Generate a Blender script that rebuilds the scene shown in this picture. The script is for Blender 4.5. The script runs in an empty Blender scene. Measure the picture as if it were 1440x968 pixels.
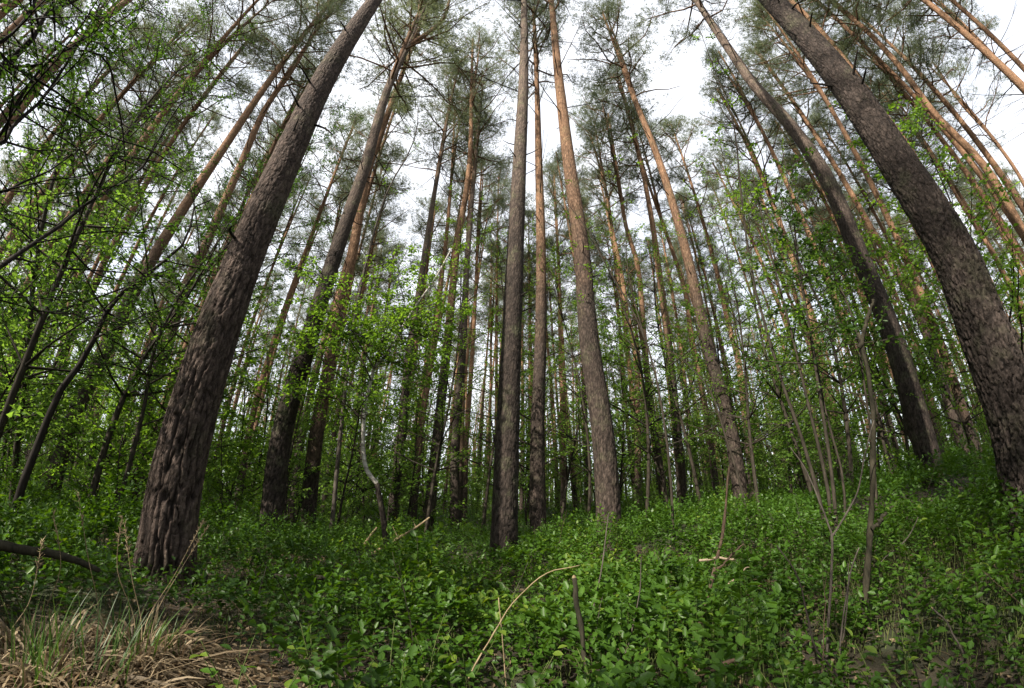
import bpy, math, random
import numpy as np
from mathutils import Matrix, Vector

scn = bpy.context.scene
COL = scn.collection
rng = np.random.default_rng(7)

# ------------------------------------------------------------------ camera
# ultra-wide phone lens with some barrel distortion left: theta(r) polynomial, r in mm on a 36 mm wide sensor
FPX, KMIX, PITCH, ROLL = 520.0, 0.42, 0.4135, 0.0147
CAM = np.array([0.0, 0.0, 0.95])
_x = np.linspace(0, 22.5, 400)
_t = (1 - KMIX) * np.arctan(_x * 40 / FPX) + KMIX * _x * 40 / FPX
PC = np.linalg.lstsq(np.stack([_x, _x**2, _x**3, _x**4], 1), _t, rcond=None)[0]


def cam_to_world(d):
    cr, sr, c, s = math.cos(ROLL), math.sin(ROLL), math.cos(PITCH), math.sin(PITCH)
    d = np.array([d[0] * cr - d[2] * sr, d[1], d[0] * sr + d[2] * cr])
    return np.array([d[0], d[1] * c - d[2] * s, d[1] * s + d[2] * c])


def ray(x, y):
    """direction through a pixel of the 1440 x 968 photograph"""
    u = (x - 720) / 40.0
    v = -(y - 484) / 40.0
    r = math.hypot(u, v) + 1e-9
    t = PC[0] * r + PC[1] * r**2 + PC[2] * r**3 + PC[3] * r**4
    s = math.sin(t) / r
    return cam_to_world((u * s, math.cos(t), v * s))


cd = bpy.data.cameras.new('camera')
co = bpy.data.objects.new('camera', cd)
COL.objects.link(co)
R, F, U = cam_to_world((1, 0, 0)), cam_to_world((0, 1, 0)), cam_to_world((0, 0, 1))
co.matrix_world = Matrix(((R[0], U[0], -F[0], CAM[0]), (R[1], U[1], -F[1], CAM[1]), (R[2], U[2], -F[2], CAM[2]), (0, 0, 0, 1)))
cd.type = 'PANO'
cd.sensor_fit = 'HORIZONTAL'
cd.sensor_width = 36.0
cd.sensor_height = 36.0 * 688 / 1024
cd.clip_start = 0.02
cd.clip_end = 2000
for tgt in (cd, getattr(cd, 'cycles', None)):
    if tgt is None:
        continue
    try:
        tgt.panorama_type = 'FISHEYE_LENS_POLYNOMIAL'
        tgt.fisheye_fov = math.radians(200)
        for i in range(5):
            setattr(tgt, 'fisheye_polynomial_k%d' % i, 0.0 if i == 0 else -float(PC[i - 1]))
    except AttributeError:
        pass
scn.camera = co

# ------------------------------------------------------------------ light
SUN_AZ, SUN_EL = math.radians(-138), math.radians(37)
w = bpy.data.worlds.new('World')
scn.world = w
w.use_nodes = True
nt = w.node_tree
N, L = nt.nodes, nt.links
bg = N['Background']
sky = N.new('ShaderNodeTexSky')
sky.sky_type = 'NISHITA'
sky.sun_disc = False
sky.sun_elevation = SUN_EL
sky.sun_rotation = SUN_AZ
sky.dust_density = 2.0
tc = N.new('ShaderNodeTexCoord')
mp = N.new('ShaderNodeMapping')
mp.inputs['Scale'].default_value = (1, 1, 2.2)
ns = N.new('ShaderNodeTexNoise')
ns.inputs['Scale'].default_value = 2.3
ns.inputs['Detail'].default_value = 6
ns.inputs['Roughness'].default_value = 0.55
rp = N.new('ShaderNodeValToRGB')
rp.color_ramp.elements[0].position = 0.36
rp.color_ramp.elements[0].color = (0.7, 0.7, 0.7, 1)
rp.color_ramp.elements[1].position = 0.60
rp.color_ramp.elements[1].color = (1, 1, 1, 1)
mx = N.new('ShaderNodeMixRGB')
mx.inputs['Color2'].default_value = (5.6, 5.75, 6.1, 1)
L.new(tc.outputs['Generated'], mp.inputs['Vector'])
L.new(mp.outputs['Vector'], ns.inputs['Vector'])
L.new(ns.outputs['Fac'], rp.inputs['Fac'])
L.new(rp.outputs['Color'], mx.inputs['Fac'])
L.new(sky.outputs['Color'], mx.inputs['Color1'])
L.new(mx.outputs['Color'], bg.inputs['Color'])
bg.inputs['Strength'].default_value = 0.12

sd = bpy.data.lights.new('sun', 'SUN')
sd.energy = 5.0
sd.angle = math.radians(0.6)
sd.color = (1.0, 0.91, 0.78)
so = bpy.data.objects.new('sun', sd)
COL.objects.link(so)
S = Vector((math.sin(SUN_AZ) * math.cos(SUN_EL), math.cos(SUN_AZ) * math.cos(SUN_EL), math.sin(SUN_EL)))
so.rotation_euler = S.to_track_quat('Z', 'Y').to_euler()
so.location = (-30, -20, 40)

vs = scn.view_settings
scn.display_settings.display_device = 'sRGB'
vs.view_transform = 'Standard'
vs.look = 'None'
vs.gamma = 1
vs.use_curve_mapping = False
vs.exposure = 1.1
cy = scn.cycles
cy.use_denoising = True
cy.max_bounces = 6
cy.diffuse_bounces = 3
cy.glossy_bounces = 2
cy.transmission_bounces = 4
cy.transparent_max_bounces = 4
cy.sample_clamp_indirect = 6
cy.use_adaptive_sampling = True
cy.adaptive_threshold = 0.02


# ------------------------------------------------------------------ materials
def new_mat(name):
    m = bpy.data.materials.new(name)
    m.use_nodes = True
    return m, m.node_tree.nodes, m.node_tree.links, m.node_tree.nodes['Principled BSDF']


def leaf_mat(name, dark, light, trans=0.45, rough=0.45, yellow=None):
    """leaf colour varies from leaf to leaf through the 'tint' attribute; thin leaves let light through"""
    m, N, L, p = new_mat(name)
    at = N.new('ShaderNodeAttribute')
    at.attribute_name = 'tint'
    rp = N.new('ShaderNodeValToRGB')
    e = rp.color_ramp.elements
    e[0].position, e[0].color = 0.0, (*dark, 1)
    e[1].position, e[1].color = 0.8, (*light, 1)
    if yellow:
        k = e.new(1.0)
        k.color = (*yellow, 1)
    L.new(at.outputs['Fac'], rp.inputs['Fac'])
    L.new(rp.outputs['Color'], p.inputs['Base Color'])
    p.inputs['Roughness'].default_value = rough
    p.inputs['Specular IOR Level'].default_value = 0.35
    tr = N.new('ShaderNodeBsdfTranslucent')
    hs = N.new('ShaderNodeHueSaturation')
    hs.inputs['Hue'].default_value = 0.485
    hs.inputs['Saturation'].default_value = 1.1
    hs.inputs['Value'].default_value = 1.5
    L.new(rp.outputs['Color'], hs.inputs['Color'])
    L.new(hs.outputs['Color'], tr.inputs['Color'])
    ms = N.new('ShaderNodeMixShader')
    ms.inputs['Fac'].default_value = trans
    L.new(p.outputs[0], ms.inputs[1])
    L.new(tr.outputs[0], ms.inputs[2])
    L.new(ms.outputs[0], N['Material Output'].inputs['Surface'])
    return m


def bark_mat(name, low, high, z0, z1, scale=1.0, bump=0.5, lichen=0.35, gap=0.35):
    """pine bark: grey-brown plates low down, orange flaky bark higher up (local z in metres)"""
    m, N, L, p = new_mat(name)
    tc = N.new('ShaderNodeTexCoord')
    sp = N.new('ShaderNodeSeparateXYZ')
    L.new(tc.outputs['Object'], sp.inputs[0])
    n1 = N.new('ShaderNodeTexNoise')
    n1.inputs['Scale'].default_value = 1.3
    n1.inputs['Detail'].default_value = 5
    L.new(tc.outputs['Object'], n1.inputs['Vector'])
    ma = N.new('ShaderNodeMath')
    ma.operation = 'MULTIPLY_ADD'
    ma.inputs[1].default_value = 5.0
    L.new(n1.outputs['Fac'], ma.inputs[0])
    L.new(sp.outputs['Z'], ma.inputs[2])
    mr = N.new('ShaderNodeMapRange')
    mr.inputs['From Min'].default_value = z0 + 2.5
    mr.inputs['From Max'].default_value = z1 + 2.5
    L.new(ma.outputs[0], mr.inputs['Value'])
    mg = N.new('ShaderNodeMapping')
    mg.inputs['Scale'].default_value = (24 * scale, 24 * scale, 10 * scale)
    L.new(tc.outputs['Object'], mg.inputs['Vector'])
    n2 = N.new('ShaderNodeTexNoise')
    n2.inputs['Scale'].default_value = 1.0
    n2.inputs['Detail'].default_value = 8
    n2.inputs['Roughness'].default_value = 0.65
    L.new(mg.outputs['Vector'], n2.inputs['Vector'])
    vo = N.new('ShaderNodeTexVoronoi')
    vo.feature = 'DISTANCE_TO_EDGE'
    vo.inputs['Scale'].default_value = 1.0
    av = N.new('ShaderNodeVectorMath')
    av.operation = 'MULTIPLY_ADD'
    av.inputs[1].default_value = (0.9, 0.9, 0.9)
    L.new(n2.outputs['Color'], av.inputs[0])
    L.new(mg.outputs['Vector'], av.inputs[2])
    L.new(av.outputs[0], vo.inputs['Vector'])
    cr = N.new('ShaderNodeMapRange')
    cr.inputs['From Max'].default_value = 0.22
    L.new(vo.outputs['Distance'], cr.inputs['Value'])

    def ramp(lo, hi):
        r = N.new('ShaderNodeValToRGB')
        r.color_ramp.elements[0].position, r.color_ramp.elements[0].color = 0.28, (*lo, 1)
        r.color_ramp.elements[1].position, r.color_ramp.elements[1].color = 0.72, (*hi, 1)
        L.new(n2.outputs['Fac'], r.inputs['Fac'])
        return r
    ra, rb = ramp(*low), ramp(*high)
    mx = N.new('ShaderNodeMixRGB')
    L.new(mr.outputs[0], mx.inputs['Fac'])
    L.new(ra.outputs[0], mx.inputs['Color1'])
    L.new(rb.outputs[0], mx.inputs['Color2'])
    # green-grey algae and lichen in patches
    n3 = N.new('ShaderNodeTexNoise')
    n3.inputs['Scale'].default_value = 2.6
    n3.inputs['Detail'].default_value = 7
    n3.inputs['Roughness'].default_value = 0.7
    L.new(tc.outputs['Object'], n3.inputs['Vector'])
    r3 = N.new('ShaderNodeMapRange')
    r3.inputs['From Min'].default_value = 0.52
    r3.inputs['From Max'].default_value = 0.72
    r3.inputs['To Max'].default_value = lichen
    L.new(n3.outputs['Fac'], r3.inputs['Value'])
    m2 = N.new('ShaderNodeMixRGB')
    m2.inputs['Color2'].default_value = (0.13, 0.145, 0.075, 1)
    L.new(r3.outputs[0], m2.inputs['Fac'])
    L.new(mx.outputs[0], m2.inputs['Color1'])
    # furrows between plates are coloured darker
    m3 = N.new('ShaderNodeMixRGB')
    m3.blend_type = 'MULTIPLY'
    m3.inputs['Fac'].default_value = 1.0
    r4 = N.new('ShaderNodeMapRange')
    r4.inputs['To Min'].default_value = 1 - gap
    L.new(cr.outputs[0], r4.inputs['Value'])
    gr = N.new('ShaderNodeAttribute')
    gr.attribute_name = 'groove'
    g2 = N.new('ShaderNodeMath')
    g2.operation = 'MULTIPLY_ADD'
    g2.inputs[1].default_value = -0.85
    g2.inputs[2].default_value = 1.0
    L.new(gr.outputs['Fac'], g2.inputs[0])
    ta = N.new('ShaderNodeAttribute')
    ta.attribute_name = 'tone'
    tm = N.new('ShaderNodeMath')
    tm.operation = 'MULTIPLY_ADD'
    tm.inputs[1].default_value = 0.75
    tm.inputs[2].default_value = 0.68
    L.new(ta.outputs['Fac'], tm.inputs[0])
    nf = N.new('ShaderNodeTexNoise')
    nf.inputs['Scale'].default_value = 75
    nf.inputs['Detail'].default_value = 4
    L.new(tc.outputs['Object'], nf.inputs['Vector'])
    nm = N.new('ShaderNodeMath')
    nm.operation = 'MULTIPLY_ADD'
    nm.inputs[1].default_value = 0.9
    nm.inputs[2].default_value = 0.55
    L.new(nf.outputs['Fac'], nm.inputs[0])
    t2 = N.new('ShaderNodeMath')
    t2.operation = 'MULTIPLY'
    L.new(tm.outputs[0], t2.inputs[0])
    L.new(nm.outputs[0], t2.inputs[1])
    t3 = N.new('ShaderNodeMath')
    t3.operation = 'MULTIPLY'
    L.new(t2.outputs[0], t3.inputs[0])
    L.new(g2.outputs[0], t3.inputs[1])
    g2 = t3
    g3 = N.new('ShaderNodeMath')
    g3.operation = 'MULTIPLY'
    L.new(g2.outputs[0], g3.inputs[0])
    L.new(r4.outputs[0], g3.inputs[1])
    r4 = g3
    cb = N.new('ShaderNodeCombineColor')
    for k in range(3):
        L.new(r4.outputs[0], cb.inputs[k])
    L.new(m2.outputs[0], m3.inputs['Color1'])
    L.new(cb.outputs[0], m3.inputs['Color2'])
    L.new(m3.outputs[0], p.inputs['Base Color'])
    p.inputs['Roughness'].default_value = 0.9
    p.inputs['Specular IOR Level'].default_value = 0.2
    bs = N.new('ShaderNodeMath')
    bs.operation = 'MULTIPLY_ADD'
    bs.inputs[1].default_value = 0.6
    L.new(n2.outputs['Fac'], bs.inputs[0])
    L.new(cr.outputs[0], bs.inputs[2])
    bp = N.new('ShaderNodeBump')
    bp.inputs['Strength'].default_value = bump
    bp.inputs['Distance'].default_value = 0.012
    L.new(bs.outputs[0], bp.inputs['Height'])
    L.new(bp.outputs[0], p.inputs['Normal'])
    return m


def wood_mat(name, a, b, scale=(30, 30, 8), rough=0.85):
    m, N, L, p = new_mat(name)
    tc = N.new('ShaderNodeTexCoord')
    mg = N.new('ShaderNodeMapping')
    mg.inputs['Scale'].default_value = scale
    L.new(tc.outputs['Object'], mg.inputs['Vector'])
    n = N.new('ShaderNodeTexNoise')
    n.inputs['Scale'].default_value = 1
    n.inputs['Detail'].default_value = 6
    n.inputs['Roughness'].default_value = 0.65
    L.new(mg.outputs[0], n.inputs['Vector'])
    r = N.new('ShaderNodeValToRGB')
    r.color_ramp.elements[0].position, r.color_ramp.elements[0].color = 0.32, (*a, 1)
    r.color_ramp.elements[1].position, r.color_ramp.elements[1].color = 0.68, (*b, 1)
    L.new(n.outputs['Fac'], r.inputs['Fac'])
    L.new(r.outputs[0], p.inputs['Base Color'])
    p.inputs['Roughness'].default_value = rough
    p.inputs['Specular IOR Level'].default_value = 0.12
    bp = N.new('ShaderNodeBump')
    bp.inputs['Strength'].default_value = 0.4
    bp.inputs['Distance'].default_value = 0.004
    L.new(n.outputs['Fac'], bp.inputs['Height'])
    L.new(bp.outputs[0], p.inputs['Normal'])
    return m


GREYB = ((0.024, 0.018, 0.015), (0.088, 0.067, 0.055))
DARKB = ((0.018, 0.014, 0.012), (0.07, 0.054, 0.045))
ORNG = ((0.15, 0.082, 0.047), (0.33, 0.20, 0.122))
PINK = ((0.085, 0.064, 0.052), (0.21, 0.16, 0.128))
M = {}
M['bark_left'] = bark_mat('bark_left', ((0.034, 0.025, 0.021), (0.135, 0.10, 0.083)), PINK, 6.0, 11, bump=0.7)
M['bark_right'] = bark_mat('bark_right', ((0.02, 0.016, 0.014), (0.084, 0.065, 0.056)), ORNG, 9.5, 13, bump=0.7)
M['bark_dark'] = bark_mat('bark_dark', DARKB, PINK, 4.0, 10, lichen=0.6)
M['bark_mid'] = bark_mat('bark_mid', GREYB, ORNG, 4.0, 9.5)
M['bark_orange'] = bark_mat('bark_orange', GREYB, ORNG, 1.5, 6, lichen=0.25)
M['needles'] = leaf_mat('needles', (0.062, 0.086, 0.042), (0.14, 0.17, 0.085), trans=0.42, rough=0.5)
M['birch_leaf'] = leaf_mat('birch_leaf', (0.06, 0.135, 0.018), (0.145, 0.265, 0.038), trans=0.6)
M['young_leaf'] = leaf_mat('young_leaf', (0.066, 0.145, 0.024), (0.14, 0.25, 0.045), trans=0.6)
M['oak_leaf'] = leaf_mat('oak_leaf', (0.024, 0.062, 0.011), (0.062, 0.13, 0.022), trans=0.45)
M['bilberry_leaf'] = leaf_mat('bilberry_leaf', (0.014, 0.043, 0.006), (0.066, 0.145, 0.016), trans=0.42, yellow=(0.145, 0.21, 0.026))
M['twig'] = wood_mat('twig', (0.015, 0.013, 0.01), (0.055, 0.046, 0.035))
M['dead_twig'] = wood_mat('dead_twig', (0.01, 0.008, 0.007), (0.032, 0.027, 0.023))
M['grey_twig'] = wood_mat('grey_twig', (0.035, 0.03, 0.026), (0.11, 0.095, 0.08))
M['brown_stick'] = wood_mat('brown_stick', (0.028, 0.02, 0.015), (0.12, 0.082, 0.058), scale=(60, 60, 25))
M['snag_bark'] = wood_mat('snag_bark', (0.012, 0.012, 0.008), (0.05, 0.044, 0.03), scale=(45, 45, 12))
M['pale_wood'] = wood_mat('pale_wood', (0.14, 0.105, 0.06), (0.32, 0.25, 0.155))
M['bleached_wood'] = wood_mat('bleached_wood', (0.13, 0.10, 0.07), (0.30, 0.24, 0.17), scale=(40, 40, 40))
M['birch_bark'] = wood_mat('birch_bark', (0.16, 0.14, 0.12), (0.55, 0.53, 0.49), scale=(6, 6, 24))
M['green_stem'] = wood_mat('green_stem', (0.05, 0.075, 0.02), (0.10, 0.12, 0.04))
M['dry_grass'] = leaf_mat('dry_grass', (0.09, 0.066, 0.04), (0.28, 0.215, 0.13), trans=0.3, rough=0.6, yellow=(0.34, 0.26, 0.155))
M['green_grass'] = leaf_mat('green_grass', (0.03, 0.07, 0.015), (0.08, 0.15, 0.03), trans=0.35)


def ground_mat():
    m, N, L, p = new_mat('forest_floor')
    tc = N.new('ShaderNodeTexCoord')
    n = N.new('ShaderNodeTexNoise')
    n.inputs['Scale'].default_value = 14
    n.inputs['Detail'].default_value = 10
    n.inputs['Roughness'].default_value = 0.7
    L.new(tc.outputs['Object'], n.inputs['Vector'])
    r = N.new('ShaderNodeValToRGB')
    e = r.color_ramp.elements
    e[0].position, e[0].color = 0.3, (0.012, 0.009, 0.006, 1)
    e[1].position, e[1].color = 0.75, (0.07, 0.047, 0.028, 1)
    k = e.new(0.5)
    k.color = (0.032, 0.023, 0.013, 1)
    L.new(n.outputs['Fac'], r.inputs['Fac'])
    n2 = N.new('ShaderNodeTexNoise')
    n2.inputs['Scale'].default_value = 0.9
    n2.inputs['Detail'].default_value = 6
    L.new(tc.outputs['Object'], n2.inputs['Vector'])
    mr = N.new('ShaderNodeMapRange')
    mr.inputs['From Min'].default_value = 0.45
    mr.inputs['From Max'].default_value = 0.6
    mr.inputs['To Max'].default_value = 0.7
    L.new(n2.outputs['Fac'], mr.inputs['Value'])
    mx = N.new('ShaderNodeMixRGB')
    mx.inputs['Color2'].default_value = (0.025, 0.042, 0.01, 1)
    L.new(mr.outputs[0], mx.inputs['Fac'])
    L.new(r.outputs[0], mx.inputs['Color1'])
    L.new(mx.outputs[0], p.inputs['Base Color'])
    p.inputs['Roughness'].default_value = 0.95
    bp = N.new('ShaderNodeBump')
    bp.inputs['Distance'].default_value = 0.03
    L.new(n.outputs['Fac'], bp.inputs['Height'])
    L.new(bp.outputs[0], p.inputs['Normal'])
    return m


M['ground'] = ground_mat()


# ------------------------------------------------------------------ mesh helpers
def mesh_np(name, verts, faces, mat, tint=None, smooth=False, attr='tint'):
    """faces: list of (n, k) index arrays"""
    me = bpy.data.meshes.new(name)
    verts = np.asarray(verts, np.float32)
    me.vertices.add(len(verts))
    me.vertices.foreach_set('co', verts.ravel())
    faces = [np.asarray(f, np.int32) for f in faces if len(f)]
    nl = sum(f.size for f in faces)
    npoly = sum(len(f) for f in faces)
    me.loops.add(nl)
    me.polygons.add(npoly)
    me.loops.foreach_set('vertex_index', np.concatenate([f.ravel() for f in faces]))
    tot = np.concatenate([np.full(len(f), f.shape[1], np.int32) for f in faces])
    st = np.concatenate([[0], np.cumsum(tot)[:-1]]).astype(np.int32)
    me.polygons.foreach_set('loop_start', st)
    if smooth:
        me.polygons.foreach_set('use_smooth', np.ones(npoly, bool))
    if tint is not None:
        a = me.attributes.new(attr, 'FLOAT', 'POINT')
        a.data.foreach_set('value', np.asarray(tint, np.float32))
    me.update(calc_edges=True)
    me.materials.append(mat)
    return me


def ob(name, me, parent=None, loc=None):
    o = bpy.data.objects.new(name, me)
    COL.objects.link(o)
    if parent is not None:
        o.parent = parent
    if loc is not None:
        o.location = loc
    return o


def thing(name, label, cat, loc=(0, 0, 0), group=None):
    o = ob(name, None, loc=tuple(float(v) for v in loc))
    o.empty_display_size = 0.2
    return tag(o, label, cat, group)


def tag(o, label, cat, group=None):
    o['label'] = label
    o['category'] = cat
    if group:
        o['group'] = group
    return o


def copy_tree(o, parent=None):
    c = o.copy()
    COL.objects.link(c)
    c.parent = parent
    for ch in o.children:
        copy_tree(ch, c)
    return c


def unit(v):
    v = np.asarray(v, float)
    return v / np.maximum(np.linalg.norm(v, axis=-1, keepdims=True), 1e-12)


def catmull(P, n):
    P = np.asarray(P, float)
    if len(P) == 2:
        return P[0] + (P[1] - P[0]) * np.linspace(0, 1, n)[:, None]
    d = np.concatenate([[0], np.cumsum(np.linalg.norm(np.diff(P, axis=0), axis=1))])
    t = np.linspace(0, d[-1], n)
    m = np.gradient(P, d, axis=0)
    i = np.clip(np.searchsorted(d, t, side='right') - 1, 0, len(P) - 2)
    h = (d[i + 1] - d[i])[:, None]
    s = ((t - d[i])[:, None]) / h
    return (P[i] * (2 * s**3 - 3 * s**2 + 1) + m[i] * h * (s**3 - 2 * s**2 + s)
            + P[i + 1] * (-2 * s**3 + 3 * s**2) + m[i + 1] * h * (s**3 - s**2))


def frames(P):
    T = unit(np.gradient(P, axis=0))
    ref = np.array([1.0, 0, 0]) if abs(T[:, 0]).mean() < 0.8 else np.array([0, 1.0, 0])
    B = unit(np.cross(T, ref))
    return T, unit(np.cross(B, T)), B


def tube(P, r, n, cap=True):
    P = np.asarray(P, float)
    r = np.broadcast_to(np.asarray(r, float), (len(P),))
    T, A, B = frames(P)
    th = np.linspace(0, 2 * np.pi, n, endpoint=False)
    V = P[:, None] + r[:, None, None] * (np.cos(th)[None, :, None] * A[:, None] + np.sin(th)[None, :, None] * B[:, None])
    k = len(P)
    i, j = np.meshgrid(np.arange(k - 1), np.arange(n), indexing='ij')
    q = np.stack([i * n + j, i * n + (j + 1) % n, (i + 1) * n + (j + 1) % n, (i + 1) * n + j], -1).reshape(-1, 4)
    V = V.reshape(-1, 3)
    tri = np.zeros((0, 3), int)
    if cap:
        V = np.vstack([V, P[-1] + T[-1] * r[-1] * 0.6])
        j = np.arange(n)
        tri = np.stack([(k - 1) * n + j, (k - 1) * n + (j + 1) % n, np.full(n, k * n)], 1)
    return V, q, tri


class Geo:
    def __init__(self):
        self.v, self.q, self.t, self.n = [], [], [], 0

    def tube(self, P, r, n=5):
        V, q, t = tube(P, r, n)
        self.v.append(V)
        self.q.append(q + self.n)
        self.t.append(t + self.n)
        self.n += len(V)

    def mesh(self, name, mat, off=(0, 0, 0)):
        return mesh_np(name, np.vstack(self.v) - np.asarray(off, float), [np.vstack(self.q), np.vstack(self.t)], mat, smooth=True)


def leaf_geo(P, D, Nn, ln, wd, tint, fold=0.25, simple=False):
    """leaves at P pointing along D with normal Nn; returns verts, faces, tint per vertex"""
    n = len(P)
    D = unit(D)
    Sd = unit(np.cross(D, Nn))
    Nn = np.cross(Sd, D)
    ln, wd = ln[:, None], wd[:, None]
    if simple:
        V = np.stack([P, P + D * ln * .45 + Sd * wd * .5, P + D * ln - Nn * ln * .1, P + D * ln * .45 - Sd * wd * .5], 1)
        f = np.arange(n)[:, None] * 4 + np.arange(4)[None]
        return V.reshape(-1, 3), [f], np.repeat(tint, 4)
    up = Nn * wd * fold
    dr = -Nn * ln * 0.14
    V = np.stack([P,
                  P + D * ln * .28 + Sd * wd * .44 + up, P + D * ln * .62 + Sd * wd * .42 + up + dr * .5,
                  P + D * ln + dr,
                  P + D * ln * .62 - Sd * wd * .42 + up + dr * .5, P + D * ln * .28 - Sd * wd * .44 + up], 1)
    b = np.arange(n)[:, None] * 6
    return V.reshape(-1, 3), [b + np.array([[0, 1, 2, 3]]), b + np.array([[0, 3, 4, 5]])], np.repeat(tint, 6)


def leaf_mesh(name, mat, P, D, Nn, ln, wd, tint, simple=False, off=(0, 0, 0)):
    V, f, t = leaf_geo(np.asarray(P), np.asarray(D), np.asarray(Nn), np.asarray(ln), np.asarray(wd), np.asarray(tint), simple=simple)
    return mesh_np(name, V - np.asarray(off, float), f, mat, t)


def vnoise(x, y, seed=0):
    """smooth value noise"""
    x, y = np.asarray(x, float), np.asarray(y, float)
    xi, yi = np.floor(x).astype(int), np.floor(y).astype(int)
    fx, fy = x - xi, y - yi
    fx, fy = fx * fx * (3 - 2 * fx), fy * fy * (3 - 2 * fy)

    def h(a, b):
        k = (a * 374761393 + b * 668265263 + seed * 974634777) & 0xFFFFFFFF
        k = ((k ^ (k >> 13)) * 1274126177) & 0xFFFFFFFF
        return ((k ^ (k >> 16)) & 0xFFFF) / 65535.0
    return (h(xi, yi) * (1 - fx) + h(xi + 1, yi) * fx) * (1 - fy) + (h(xi, yi + 1) * (1 - fx) + h(xi + 1, yi + 1) * fx) * fy


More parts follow.
